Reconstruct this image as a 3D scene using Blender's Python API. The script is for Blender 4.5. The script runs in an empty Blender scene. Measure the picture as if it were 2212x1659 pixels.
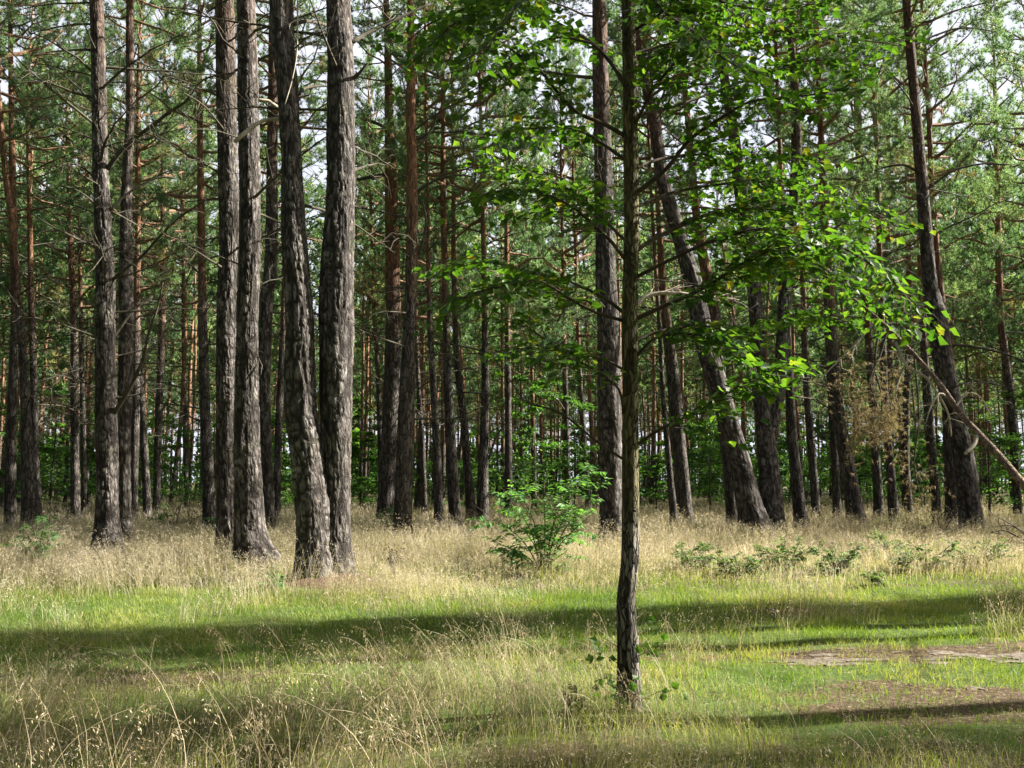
import bpy, math, random
import numpy as np
from mathutils import Vector, Matrix

R = np.random.default_rng(11)
random.seed(5)
sc = bpy.context.scene
COL = sc.collection
PI = math.pi

# ------------------------------------------------------------------ camera model (pixel tracing on a 2212 x 1659 grid)
F2, CX, CY, HOR, EYE = 2000.0, 1106.0, 829.5, 1040.0, 1.6
TH = math.atan((HOR - CY) / F2)
CT, ST = math.cos(TH), math.sin(TH)

def P(px, py, d):
    x = (px - CX) / F2
    y = (CY - py) / F2
    t = d / (CT - y * ST)
    return np.array([x * t, d, EYE + t * (ST + y * CT)])

cam = bpy.data.cameras.new("camera")
cam.sensor_width = 36.0
cam.lens = 36.0 * F2 / 2212.0
cam.clip_start = 0.1
cam.clip_end = 3000
co = bpy.data.objects.new("camera", cam)
COL.objects.link(co)
co.location = (0, 0, EYE)
co.rotation_euler = (PI / 2 + TH, 0, 0)
sc.camera = co

# ------------------------------------------------------------------ noise helpers
def _hash(ix, iy, s):
    n = (ix * 374761393 + iy * 668265263 + s * 974711) & 0x7fffffff
    n = (n ^ (n >> 13)) * 1274126177 & 0x7fffffff
    n = n ^ (n >> 16)
    return (n & 0xffff) / 65535.0

def vn(x, y, s=0):
    x = np.asarray(x, float); y = np.asarray(y, float)
    ix = np.floor(x).astype(np.int64); iy = np.floor(y).astype(np.int64)
    fx = x - ix; fy = y - iy
    fx = fx * fx * (3 - 2 * fx); fy = fy * fy * (3 - 2 * fy)
    a = _hash(ix, iy, s); b = _hash(ix + 1, iy, s); c = _hash(ix, iy + 1, s); d = _hash(ix + 1, iy + 1, s)
    return (a * (1 - fx) + b * fx) * (1 - fy) + (c * (1 - fx) + d * fx) * fy

def fbm(x, y, s=0, o=3):
    r = 0; a = 0.5; t = 0
    for k in range(o):
        r = r + a * vn(np.asarray(x) * 2 ** k, np.asarray(y) * 2 ** k, s + k * 7); t += a; a *= 0.5
    return r / t

def gz(x, y):
    x = np.asarray(x, float); y = np.asarray(y, float)
    return (fbm(x * 0.22, y * 0.22, 3) - 0.5) * 0.16 + (vn(x * 1.3, y * 1.3, 9) - 0.5) * 0.035 + np.clip((y - 14) / 14, 0, 1) * 0.08

def smooth(a, b, x):
    t = np.clip((x - a) / (b - a), 0, 1)
    return t * t * (3 - 2 * t)

# ------------------------------------------------------------------ mesh accumulator
class G:
    def __init__(s):
        s.v = []; s.t = []; s.q = []; s.tm = []; s.qm = []; s.c = []; s.n = 0
    def add(s, v, t=None, q=None, m=0, c=None):
        v = np.asarray(v, np.float32).reshape(-1, 3)
        if c is None: c = np.full(len(v), 0.5, np.float32)
        s.v.append(v); s.c.append(np.broadcast_to(np.asarray(c, np.float32), (len(v),)))
        if t is not None and len(t):
            t = np.asarray(t, np.int32).reshape(-1, 3); s.t.append(t + s.n); s.tm.append(np.full(len(t), m, np.int32))
        if q is not None and len(q):
            q = np.asarray(q, np.int32).reshape(-1, 4); s.q.append(q + s.n); s.qm.append(np.full(len(q), m, np.int32))
        s.n += len(v)
    def merged(s):
        v = np.concatenate(s.v) if s.v else np.zeros((0, 3), np.float32)
        c = np.concatenate(s.c) if s.c else np.zeros(0, np.float32)
        t = np.concatenate(s.t) if s.t else np.zeros((0, 3), np.int32)
        q = np.concatenate(s.q) if s.q else np.zeros((0, 4), np.int32)
        tm = np.concatenate(s.tm) if s.tm else np.zeros(0, np.int32)
        qm = np.concatenate(s.qm) if s.qm else np.zeros(0, np.int32)
        return v, c, t, q, tm, qm
    def mesh(s, name, mats, smooth_=True):
        v, c, t, q, tm, qm = s.merged()
        me = bpy.data.meshes.new(name)
        me.vertices.add(len(v)); me.vertices.foreach_set("co", v.ravel())
        nt, nq = len(t), len(q)
        me.loops.add(nt * 3 + nq * 4)
        me.loops.foreach_set("vertex_index", np.concatenate([t.ravel(), q.ravel()]).astype(np.int32))
        me.polygons.add(nt + nq)
        me.polygons.foreach_set("loop_start", np.concatenate([np.arange(nt) * 3, nt * 3 + np.arange(nq) * 4]).astype(np.int32))
        me.polygons.foreach_set("material_index", np.concatenate([tm, qm]).astype(np.int32))
        me.polygons.foreach_set("use_smooth", np.full(nt + nq, smooth_, bool))
        a = me.attributes.new("tint", 'FLOAT', 'POINT'); a.data.foreach_set("value", c)
        for m in mats: me.materials.append(m)
        me.update(calc_edges=True)
        return me

def put(g, name, mats, parent=None, smooth_=True):
    me = g if isinstance(g, bpy.types.Mesh) else g.mesh(name, mats, smooth_)
    o = bpy.data.objects.new(name, me)
    COL.objects.link(o)
    if parent: o.parent = parent
    return o

def thing(name, label, cat, loc=(0, 0, 0), group=None):
    o = bpy.data.objects.new(name, None); COL.objects.link(o)
    o.empty_display_size = 0.2
    o.location = loc
    o['label'] = label; o['category'] = cat
    if group: o['group'] = group
    return o

def tag(o, label=None, cat=None, group=None, kind=None):
    for k, v in (('label', label), ('category', cat), ('group', group), ('kind', kind)):
        if v: o[k] = v
    return o

def catmull(pts, step):
    pts = np.asarray(pts, float)
    if len(pts) < 3:
        L = np.linalg.norm(pts[-1, :3] - pts[0, :3]); n = max(2, int(L / step) + 1)
        return pts[0] + (pts[-1] - pts[0]) * np.linspace(0, 1, n)[:, None]
    out = []
    ext = np.vstack([2 * pts[0] - pts[1], pts, 2 * pts[-1] - pts[-2]])
    for i in range(1, len(ext) - 2):
        p0, p1, p2, p3 = ext[i - 1:i + 3]
        n = max(1, int(np.linalg.norm(p2[:3] - p1[:3]) / step))
        t = np.linspace(0, 1, n, endpoint=False)[:, None]
        out.append(0.5 * ((2 * p1) + (-p0 + p2) * t + (2 * p0 - 5 * p1 + 4 * p2 - p3) * t ** 2 + (-p0 + 3 * p1 - 3 * p2 + p3) * t ** 3))
    out.append(pts[-1:])
    r = np.vstack(out)
    if r.shape[1] > 3: r[:, 3] = np.maximum(r[:, 3], 1e-4)
    return r

def tube(g, pr, n=6, m=0, c=0.5, bump=None, cap=True):
    """pr: K x 4 (xyz, radius)."""
    pr = np.asarray(pr, float); p = pr[:, :3]; r = pr[:, 3]
    T = np.gradient(p, axis=0); T /= np.linalg.norm(T, axis=1)[:, None] + 1e-9
    ref = np.array([0, 1.0, 0.001]) if abs(T[:, 1]).mean() < 0.8 else np.array([1.0, 0, 0.001])
    A = np.cross(T, ref); A /= np.linalg.norm(A, axis=1)[:, None] + 1e-9
    B = np.cross(A, T)
    th = np.arange(n) * 2 * PI / n
    rr = r[:, None] * np.ones(n)
    if bump is not None: rr = rr * bump(p[:, 2][:, None], th[None, :])
    V = p[:, None, :] + rr[..., None] * (A[:, None, :] * np.cos(th)[None, :, None] + B[:, None, :] * np.sin(th)[None, :, None])
    K = len(p)
    i = np.arange(K - 1)[:, None] * n; j = np.arange(n)[None, :]; j2 = (j + 1) % n
    Q = np.stack([i + j, i + j2, i + n + j2, i + n + j], -1).reshape(-1, 4)
    V = V.reshape(-1, 3)
    cc = np.full(len(V), c, np.float32) if np.isscalar(c) else (np.repeat(c, n) if c.ndim == 1 else c.reshape(-1))
    if cap:
        V = np.vstack([V, p[-1:] + T[-1:] * r[-1] * 0.6]); cc = np.append(cc, cc[-1])
        tt = np.stack([(K - 1) * n + np.arange(n), (K - 1) * n + (np.arange(n) + 1) % n, np.full(n, K * n)], -1)
        g.add(V, t=tt, q=Q, m=m, c=cc)
    else:
        g.add(V, q=Q, m=m, c=cc)

def unit(v):
    return v / (np.linalg.norm(v, axis=-1, keepdims=True) + 1e-9)

def needles(g, pos, dirs, per, length, width, spread, m, rng, c=None):
    """tufts: per thin triangles round each pos, leaning along dirs"""
    N = len(pos)
    p = np.repeat(pos, per, 0); d = np.repeat(dirs, per, 0)
    rd = unit(rng.normal(size=(N * per, 3)))
    dd = unit(d * (1 - spread) + rd * spread)
    L = length * rng.uniform(0.6, 1.2, (N * per, 1))
    side = unit(np.cross(dd, rng.normal(size=(N * per, 3)))) * width * 0.5
    v = np.stack([p - side, p + side, p + dd * L], 1).reshape(-1, 3)
    t = np.arange(N * per * 3).reshape(-1, 3)
    if c is None: c = rng.uniform(0, 1, N)
    g.add(v, t=t, m=m, c=np.repeat(c, per * 3))

def leaves(g, pos, dirs, nor, L, W, m, c, fold=0.25):
    N = len(pos)
    d = unit(dirs); s = unit(np.cross(d, nor)); n = np.cross(s, d)
    L = np.broadcast_to(np.asarray(L, float), (N,))[:, None]; W = np.broadcast_to(np.asarray(W, float), (N,))[:, None]
    b = pos
    mm = pos + d * L * 0.5 - n * W * fold * 0.5
    l = pos + d * L * 0.38 + s * W * 0.5 + n * W * fold * 0.3
    r = pos + d * L * 0.38 - s * W * 0.5 + n * W * fold * 0.3
    t_ = pos + d * L - n * L * 0.12
    v = np.stack([b, l, r, mm, t_], 1).reshape(-1, 3)
    k = np.arange(N)[:, None] * 5
    t = np.concatenate([k + np.array([[0, 3, 1]]), k + np.array([[0, 2, 3]]), k + np.array([[3, 4, 1]]), k + np.array([[3, 2, 4]])], 0)
    g.add(v, t=t, m=m, c=np.repeat(np.broadcast_to(c, (N,)), 5))

def blades(g, base, h, w, az, lean, rng, nseg=3, m=0, c=0.5):
    """curved tapering grass blades"""
    N = len(base)
    face = rng.uniform(0, 2 * PI, N)
    sd = np.stack([np.cos(face), np.sin(face), np.zeros(N)], 1)
    ld = np.stack([np.cos(az), np.sin(az), np.zeros(N)], 1)
    rows = []
    for k in range(nseg + 1):
        t = k / nseg
        ctr = base + ld * (lean * h * t ** 2)[:, None] + np.array([0, 0, 1.0]) * (h * (t - 0.35 * np.minimum(lean, 1.2) * t ** 2.4))[:, None]
        if k < nseg:
            ww = (w * (1 - 0.75 * t) * 0.5)[:, None]
            rows += [ctr - sd * ww, ctr + sd * ww]
        else:
            rows.append(ctr)
    V = np.stack(rows, 1)
    nv = V.shape[1]
    tt = []
    for k in range(nseg - 1):
        a = 2 * k
        tt += [[a, a + 1, a + 3], [a, a + 3, a + 2]]
    a = 2 * (nseg - 1); tt.append([a, a + 1, a + 2])
    T = (np.arange(N)[:, None, None] * nv + np.array(tt)[None]).reshape(-1, 3)
    g.add(V.reshape(-1, 3), t=T, m=m, c=np.repeat(np.broadcast_to(c, (N,)), nv))
    return V[:, -1]

# ------------------------------------------------------------------ materials
def newmat(name):
    m = bpy.data.materials.new(name); m.use_nodes = True
    nt = m.node_tree; nt.nodes.clear()
    return m, nt, nt.nodes, nt.links

def N(nodes, typ, **kw):
    n = nodes.new(typ)
    for k, v in kw.items():
        if k.startswith('i_'):
            n.inputs[k[2:].replace('_', ' ')].default_value = v
        else: setattr(n, k, v)
    return n

def ramp(nodes, stops, interp='LINEAR'):
    r = nodes.new('ShaderNodeValToRGB'); r.color_ramp.interpolation = interp
    e = r.color_ramp.elements
    while len(e) < len(stops): e.new(0.5)
    for k, (p, c) in enumerate(stops):
        e[k].position = p; e[k].color = (c[0], c[1], c[2], 1)
    return r

def leaf_mat(name, stops, trans=0.4, rough=0.5, spec=0.3, ttint=(1.25, 1.35, 0.55)):
    m, nt, n, l = newmat(name)
    at = N(n, 'ShaderNodeAttribute', attribute_name='tint')
    rp = ramp(n, stops); l.new(at.outputs['Fac'], rp.inputs[0])
    pb = N(n, 'ShaderNodeBsdfPrincipled'); pb.inputs['Roughness'].default_value = rough; pb.inputs['Specular IOR Level'].default_value = spec
    l.new(rp.outputs[0], pb.inputs['Base Color'])
    mu = N(n, 'ShaderNodeMix', data_type='RGBA', blend_type='MULTIPLY'); mu.inputs[0].default_value = 1
    l.new(rp.outputs[0], mu.inputs[6]); mu.inputs[7].default_value = (*ttint, 1)
    tr = N(n, 'ShaderNodeBsdfTranslucent'); l.new(mu.outputs[2], tr.inputs[0])
    mx = N(n, 'ShaderNodeMixShader'); mx.inputs[0].default_value = trans
    l.new(pb.outputs[0], mx.inputs[1]); l.new(tr.outputs[0], mx.inputs[2])
    o = N(n, 'ShaderNodeOutputMaterial'); l.new(mx.outputs[0], o.inputs[0])
    return m

def bark_mat(name, z0, z1, plate=(9, 9, 2.4), dark=(0.022, 0.018, 0.016), lo=(0.038, 0.032, 0.028), hi=(0.145, 0.128, 0.115),
             org=((0.13, 0.065, 0.037), (0.30, 0.165, 0.095)), bump=0.9, moss=0.25, attr_height=False):
    m, nt, n, l = newmat(name)
    tc = N(n, 'ShaderNodeTexCoord')
    src = tc.outputs['Object']
    nz = N(n, 'ShaderNodeTexNoise'); nz.inputs['Scale'].default_value = 5.0; nz.inputs['Detail'].default_value = 3
    l.new(src, nz.inputs['Vector'])
    mxv = N(n, 'ShaderNodeMix', data_type='RGBA', blend_type='LINEAR_LIGHT'); mxv.inputs[0].default_value = 0.05
    l.new(src, mxv.inputs[6]); l.new(nz.outputs['Color'], mxv.inputs[7])
    mp = N(n, 'ShaderNodeMapping'); mp.inputs['Scale'].default_value = plate
    l.new(mxv.outputs[2], mp.inputs['Vector'])
    vo = N(n, 'ShaderNodeTexVoronoi', feature='DISTANCE_TO_EDGE'); vo.inputs['Scale'].default_value = 1.0
    l.new(mp.outputs[0], vo.inputs['Vector'])
    vc = N(n, 'ShaderNodeTexVoronoi', feature='F1'); vc.inputs['Scale'].default_value = 1.0
    l.new(mp.outputs[0], vc.inputs['Vector'])
    cr = N(n, 'ShaderNodeMapRange', interpolation_type='SMOOTHSTEP'); cr.inputs[1].default_value = -0.03; cr.inputs[2].default_value = 0.15
    l.new(vo.outputs['Distance'], cr.inputs[0])
    fn = N(n, 'ShaderNodeTexNoise'); fn.inputs['Scale'].default_value = 30; fn.inputs['Detail'].default_value = 5; fn.inputs['Roughness'].default_value = 0.65
    mp2 = N(n, 'ShaderNodeMapping'); mp2.inputs['Scale'].default_value = (1, 1, 0.35)
    l.new(src, mp2.inputs['Vector']); l.new(mp2.outputs[0], fn.inputs['Vector'])
    sp = N(n, 'ShaderNodeSeparateColor'); l.new(vc.outputs['Color'], sp.inputs[0])
    ad = N(n, 'ShaderNodeMath', operation='ADD'); l.new(sp.outputs[0], ad.inputs[0]); l.new(fn.outputs['Fac'], ad.inputs[1])
    hf = N(n, 'ShaderNodeMath', operation='MULTIPLY'); l.new(ad.outputs[0], hf.inputs[0]); hf.inputs[1].default_value = 0.5
    gre = ramp(n, [(0.25, lo), (0.75, hi)]); l.new(hf.outputs[0], gre.inputs[0])
    ora = ramp(n, [(0.25, org[0]), (0.75, org[1])]); l.new(hf.outputs[0], ora.inputs[0])
    sx = N(n, 'ShaderNodeSeparateXYZ'); l.new(src, sx.inputs[0])
    big = N(n, 'ShaderNodeTexNoise'); big.inputs['Scale'].default_value = 1.3; big.inputs['Detail'].default_value = 2
    l.new(src, big.inputs['Vector'])
    hm = N(n, 'ShaderNodeMath', operation='MULTIPLY_ADD'); l.new(big.outputs['Fac'], hm.inputs[0]); hm.inputs[1].default_value = 3.0
    if attr_height:
        at = N(n, 'ShaderNodeAttribute', attribute_name='tint'); mh = N(n, 'ShaderNodeMath', operation='MULTIPLY'); mh.inputs[1].default_value = 20.0
        l.new(at.outputs['Fac'], mh.inputs[0]); l.new(mh.outputs[0], hm.inputs[2])
    else:
        l.new(sx.outputs[2], hm.inputs[2])
    mr = N(n, 'ShaderNodeMapRange', interpolation_type='SMOOTHSTEP'); mr.inputs[1].default_value = z0 + 1.5; mr.inputs[2].default_value = z1 + 1.5
    l.new(hm.outputs[0], mr.inputs[0])
    c1 = N(n, 'ShaderNodeMix', data_type='RGBA'); l.new(mr.outputs[0], c1.inputs[0]); l.new(gre.outputs[0], c1.inputs[6]); l.new(ora.outputs[0], c1.inputs[7])
    # algae / lichen
    mo = N(n, 'ShaderNodeMapRange'); mo.inputs[1].default_value = 0.52; mo.inputs[2].default_value = 0.75; mo.inputs[4].default_value = moss
    l.new(big.outputs['Fac'], mo.inputs[0])
    c2 = N(n, 'ShaderNodeMix', data_type='RGBA'); l.new(mo.outputs[0], c2.inputs[0]); l.new(c1.outputs[2], c2.inputs[6]); c2.inputs[7].default_value = (0.15, 0.16, 0.085, 1)
    inv = N(n, 'ShaderNodeMath', operation='MULTIPLY_ADD'); l.new(mr.outputs[0], inv.inputs[0]); inv.inputs[1].default_value = -0.65; inv.inputs[2].default_value = 1.0
    ic = N(n, 'ShaderNodeMath', operation='SUBTRACT'); ic.inputs[0].default_value = 1.0; l.new(cr.outputs[0], ic.inputs[1])
    cf = N(n, 'ShaderNodeMath', operation='MULTIPLY'); l.new(ic.outputs[0], cf.inputs[0]); l.new(inv.outputs[0], cf.inputs[1])
    c3 = N(n, 'ShaderNodeMix', data_type='RGBA'); l.new(cf.outputs[0], c3.inputs[0]); l.new(c2.outputs[2], c3.inputs[6]); c3.inputs[7].default_value = (*dark, 1)
    hh = N(n, 'ShaderNodeMath', operation='MULTIPLY_ADD'); l.new(fn.outputs['Fac'], hh.inputs[0]); hh.inputs[1].default_value = 0.45; l.new(cr.outputs[0], hh.inputs[2])
    bp = N(n, 'ShaderNodeBump'); bp.inputs['Strength'].default_value = bump; bp.inputs['Distance'].default_value = 0.035
    l.new(hh.outputs[0], bp.inputs['Height'])
    pb = N(n, 'ShaderNodeBsdfPrincipled'); pb.inputs['Roughness'].default_value = 0.9; pb.inputs['Specular IOR Level'].default_value = 0.15
    l.new(c3.outputs[2], pb.inputs['Base Color']); l.new(bp.outputs[0], pb.inputs['Normal'])
    o = N(n, 'ShaderNodeOutputMaterial'); l.new(pb.outputs[0], o.inputs[0])
    return m

def plain_mat(name, a, b, scale=8.0, rough=0.9, bump=0.3, stretch=(1, 1, 1)):
    m, nt, n, l = newmat(name)
    tc = N(n, 'ShaderNodeTexCoord'); mp = N(n, 'ShaderNodeMapping'); mp.inputs['Scale'].default_value = stretch
    l.new(tc.outputs['Object'], mp.inputs[0])
    nz = N(n, 'ShaderNodeTexNoise'); nz.inputs['Scale'].default_value = scale; nz.inputs['Detail'].default_value = 5; nz.inputs['Roughness'].default_value = 0.65
    l.new(mp.outputs[0], nz.inputs['Vector'])
    rp = ramp(n, [(0.3, a), (0.7, b)]); l.new(nz.outputs['Fac'], rp.inputs[0])
    bp = N(n, 'ShaderNodeBump'); bp.inputs['Strength'].default_value = bump; bp.inputs['Distance'].default_value = 0.02
    l.new(nz.outputs['Fac'], bp.inputs['Height'])
    pb = N(n, 'ShaderNodeBsdfPrincipled'); pb.inputs['Roughness'].default_value = rough; pb.inputs['Specular IOR Level'].default_value = 0.2
    l.new(rp.outputs[0], pb.inputs['Base Color']); l.new(bp.outputs[0], pb.inputs['Normal'])
    o = N(n, 'ShaderNodeOutputMaterial'); l.new(pb.outputs[0], o.inputs[0])
    return m

M = {}
def plate_bark(name, z0, z1):
    m, nt, n, l = newmat(name)
    tc = N(n, 'ShaderNodeTexCoord'); at = N(n, 'ShaderNodeAttribute', attribute_name='tint')
    mp = N(n, 'ShaderNodeMapping'); mp.inputs['Scale'].default_value = (1, 1, 0.3); l.new(tc.outputs['Object'], mp.inputs[0])
    fn = N(n, 'ShaderNodeTexNoise'); fn.inputs['Scale'].default_value = 34; fn.inputs['Detail'].default_value = 5; fn.inputs['Roughness'].default_value = 0.7; l.new(mp.outputs[0], fn.inputs['Vector'])
    big = N(n, 'ShaderNodeTexNoise'); big.inputs['Scale'].default_value = 1.6; big.inputs['Detail'].default_value = 3; l.new(tc.outputs['Object'], big.inputs['Vector'])
    fl = N(n, 'ShaderNodeMath', operation='MULTIPLY_ADD'); l.new(fn.outputs['Fac'], fl.inputs[0]); fl.inputs[1].default_value = 0.9; fl.inputs[2].default_value = -0.45
    ad = N(n, 'ShaderNodeMath', operation='ADD', use_clamp=True); l.new(at.outputs['Fac'], ad.inputs[0]); l.new(fl.outputs[0], ad.inputs[1])
    low = ramp(n, [(0.03, (0.018, 0.015, 0.013)), (0.35, (0.052, 0.045, 0.040)), (0.62, (0.108, 0.096, 0.088)), (1.0, (0.33, 0.31, 0.29))]); l.new(ad.outputs[0], low.inputs[0])
    up = ramp(n, [(0.05, (0.035, 0.02, 0.015)), (0.5, (0.10, 0.06, 0.043)), (1.0, (0.26, 0.17, 0.12))]); l.new(ad.outputs[0], up.inputs[0])
    sx = N(n, 'ShaderNodeSeparateXYZ'); l.new(tc.outputs['Object'], sx.inputs[0])
    hm = N(n, 'ShaderNodeMath', operation='MULTIPLY_ADD'); l.new(big.outputs['Fac'], hm.inputs[0]); hm.inputs[1].default_value = 4.0; l.new(sx.outputs[2], hm.inputs[2])
    mr = N(n, 'ShaderNodeMapRange', interpolation_type='SMOOTHSTEP'); mr.inputs[1].default_value = z0 + 2; mr.inputs[2].default_value = z1 + 2; l.new(hm.outputs[0], mr.inputs[0])
    c1 = N(n, 'ShaderNodeMix', data_type='RGBA'); l.new(mr.outputs[0], c1.inputs[0]); l.new(low.outputs[0], c1.inputs[6]); l.new(up.outputs[0], c1.inputs[7])
    mo = N(n, 'ShaderNodeMapRange'); mo.inputs[1].default_value = 0.55; mo.inputs[2].default_value = 0.72; mo.inputs[4].default_value = 0.45; l.new(big.outputs['Fac'], mo.inputs[0])
    c2 = N(n, 'ShaderNodeMix', data_type='RGBA', blend_type='MULTIPLY'); l.new(mo.outputs[0], c2.inputs[0]); l.new(c1.outputs[2], c2.inputs[6]); c2.inputs[7].default_value = (0.85, 1.0, 0.6, 1)
    mp3 = N(n, 'ShaderNodeMapping'); mp3.inputs['Scale'].default_value = (26, 26, 8); l.new(tc.outputs['Object'], mp3.inputs[0])
    vo = N(n, 'ShaderNodeTexVoronoi', feature='DISTANCE_TO_EDGE'); vo.inputs['Scale'].default_value = 1.0; l.new(mp3.outputs[0], vo.inputs['Vector'])
    vm = N(n, 'ShaderNodeMapRange', interpolation_type='SMOOTHSTEP'); vm.inputs[2].default_value = 0.16; l.new(vo.outputs['Distance'], vm.inputs[0])
    hs = N(n, 'ShaderNodeMath', operation='MULTIPLY_ADD'); l.new(vm.outputs[0], hs.inputs[0]); hs.inputs[1].default_value = 0.6; l.new(fn.outputs['Fac'], hs.inputs[2])
    bp = N(n, 'ShaderNodeBump'); bp.inputs['Strength'].default_value = 0.9; bp.inputs['Distance'].default_value = 0.016; l.new(hs.outputs[0], bp.inputs['Height'])
    pb = N(n, 'ShaderNodeBsdfPrincipled'); pb.inputs['Roughness'].default_value = 0.85; pb.inputs['Specular IOR Level'].default_value = 0.2
    l.new(c2.outputs[2], pb.inputs['Base Color']); l.new(bp.outputs[0], pb.inputs['Normal'])
    o = N(n, 'ShaderNodeOutputMaterial'); l.new(pb.outputs[0], o.inputs[0])
    return m
M['bark_old'] = plate_bark('bark_old', 8.0, 14.0)
M['bark_mid'] = bark_mat('bark_mid', 5.5, 10.0, plate=(17, 17, 3.4))
M['bark_far'] = bark_mat('bark_far', 1.5, 6.0, plate=(20, 20, 6), attr_height=True, org=((0.19, 0.10, 0.058), (0.40, 0.235, 0.14)))
M['dead'] = plain_mat('dead_branch_wood', (0.03, 0.027, 0.02), (0.10, 0.09, 0.065), 6)
M['pale_wood'] = plain_mat('bleached_wood', (0.20, 0.18, 0.13), (0.42, 0.38, 0.29), 7, stretch=(1, 1, 1))
M['limb'] = plain_mat('live_limb_bark', (0.11, 0.065, 0.04), (0.26, 0.16, 0.10), 6)
M['needle'] = leaf_mat('pine_needles', [(0, (0.085, 0.155, 0.08)), (0.6, (0.16, 0.245, 0.115)), (0.93, (0.23, 0.30, 0.14)), (1, (0.28, 0.21, 0.10))], 0.5, 0.5, 0.3, (1.1, 1.25, 0.7))
M['leaf'] = leaf_mat('broad_leaf', [(0, (0.028, 0.075, 0.016)), (0.7, (0.060, 0.125, 0.024)), (0.97, (0.105, 0.17, 0.033)), (1, (0.24, 0.19, 0.04))], 0.5, 0.5, 0.22, (1.45, 1.6, 0.42))
M['shrub_leaf'] = leaf_mat('shrub_leaf', [(0, (0.05, 0.14, 0.04)), (1, (0.11, 0.24, 0.07))], 0.4, 0.5, 0.25, (1.4, 1.6, 0.6))
M['bush_leaf'] = leaf_mat('bush_leaf', [(0, (0.06, 0.16, 0.045)), (1, (0.14, 0.28, 0.08))], 0.45, 0.5, 0.25, (1.4, 1.5, 0.55))
M['under_leaf'] = leaf_mat('understory_leaf', [(0, (0.035, 0.09, 0.028)), (0.5, (0.06, 0.135, 0.035)), (1, (0.13, 0.21, 0.06))], 0.45, 0.5, 0.3, (1.4, 1.7, 0.5))
M['bramble_leaf'] = leaf_mat('bramble_leaf', [(0, (0.06, 0.12, 0.035)), (1, (0.16, 0.22, 0.085))], 0.35, 0.6, 0.15, (1.4, 1.5, 0.6))
M['brown_needle'] = leaf_mat('dead_needles', [(0, (0.13, 0.11, 0.055)), (1, (0.31, 0.26, 0.15))], 0.3, 0.7, 0.2, (1.2, 1.1, 0.8))
M['dry'] = leaf_mat('dry_grass', [(0, (0.10, 0.13, 0.04)), (0.3, (0.22, 0.21, 0.11)), (0.65, (0.43, 0.38, 0.265)), (0.85, (0.48, 0.415, 0.34)), (1, (0.62, 0.56, 0.45))], 0.45, 0.6, 0.25, (1.15, 1.1, 0.85))
M['green'] = leaf_mat('green_grass', [(0, (0.05, 0.11, 0.018)), (0.45, (0.13, 0.19, 0.034)), (0.75, (0.24, 0.26, 0.075)), (1, (0.38, 0.33, 0.17))], 0.4, 0.5, 0.3, (1.4, 1.55, 0.5))
M['stalk'] = leaf_mat('straw_stalk', [(0, (0.33, 0.26, 0.13)), (1, (0.58, 0.50, 0.34))], 0.25, 0.5, 0.35, (1.1, 1.05, 0.8))
M['twig'] = plain_mat('twig_bark', (0.035, 0.028, 0.02), (0.10, 0.08, 0.055), 12)
M['birch'] = bark_mat('young_tree_bark', 0.5, 1.7, plate=(42, 42, 7), dark=(0.012, 0.010, 0.008), lo=(0.015, 0.013, 0.010), hi=(0.24, 0.225, 0.19), org=((0.06, 0.056, 0.03), (0.21, 0.19, 0.10)), bump=0.9, moss=0.35)
M['fallen'] = bark_mat('fallen_bark', -5, -4, plate=(9, 9, 9), bump=0.8, org=((0.07, 0.05, 0.038), (0.22, 0.155, 0.11)), moss=0.3)

def ground_mat():
    m, nt, n, l = newmat('forest_floor')
    tc = N(n, 'ShaderNodeTexCoord')
    at = N(n, 'ShaderNodeAttribute', attribute_name='tint')
    n1 = N(n, 'ShaderNodeTexNoise'); n1.inputs['Scale'].default_value = 1.4; n1.inputs['Detail'].default_value = 6; n1.inputs['Roughness'].default_value = 0.7
    n2 = N(n, 'ShaderNodeTexNoise'); n2.inputs['Scale'].default_value = 22; n2.inputs['Detail'].default_value = 6; n2.inputs['Roughness'].default_value = 0.75
    l.new(tc.outputs['Object'], n1.inputs['Vector']); l.new(tc.outputs['Object'], n2.inputs['Vector'])
    moss = ramp(n, [(0.3, (0.035, 0.06, 0.018)), (0.55, (0.075, 0.11, 0.028)), (0.75, (0.13, 0.12, 0.05))]); l.new(n2.outputs['Fac'], moss.inputs[0])
    lit = ramp(n, [(0.32, (0.022, 0.015, 0.010)), (0.5, (0.075, 0.052, 0.034)), (0.68, (0.19, 0.14, 0.095))]); l.new(n2.outputs['Fac'], lit.inputs[0])
    ad = N(n, 'ShaderNodeMath', operation='MULTIPLY_ADD'); l.new(n1.outputs['Fac'], ad.inputs[0]); ad.inputs[1].default_value = 0.9; l.new(at.outputs['Fac'], ad.inputs[2])
    mr = N(n, 'ShaderNodeMapRange', interpolation_type='SMOOTHSTEP'); mr.inputs[1].default_value = 0.82; mr.inputs[2].default_value = 1.12
    l.new(ad.outputs[0], mr.inputs[0])
    c = N(n, 'ShaderNodeMix', data_type='RGBA'); l.new(mr.outputs[0], c.inputs[0]); l.new(moss.outputs[0], c.inputs[6]); l.new(lit.outputs[0], c.inputs[7])
    bp = N(n, 'ShaderNodeBump'); bp.inputs['Strength'].default_value = 0.8; bp.inputs['Distance'].default_value = 0.03; l.new(n2.outputs['Fac'], bp.inputs['Height'])
    pb = N(n, 'ShaderNodeBsdfPrincipled'); pb.inputs['Roughness'].default_value = 0.95; pb.inputs['Specular IOR Level'].default_value = 0.1
    l.new(c.outputs[2], pb.inputs['Base Color']); l.new(bp.outputs[0], pb.inputs['Normal'])
    o = N(n, 'ShaderNodeOutputMaterial'); l.new(pb.outputs[0], o.inputs[0])
    return m
M['ground'] = ground_mat()
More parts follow.
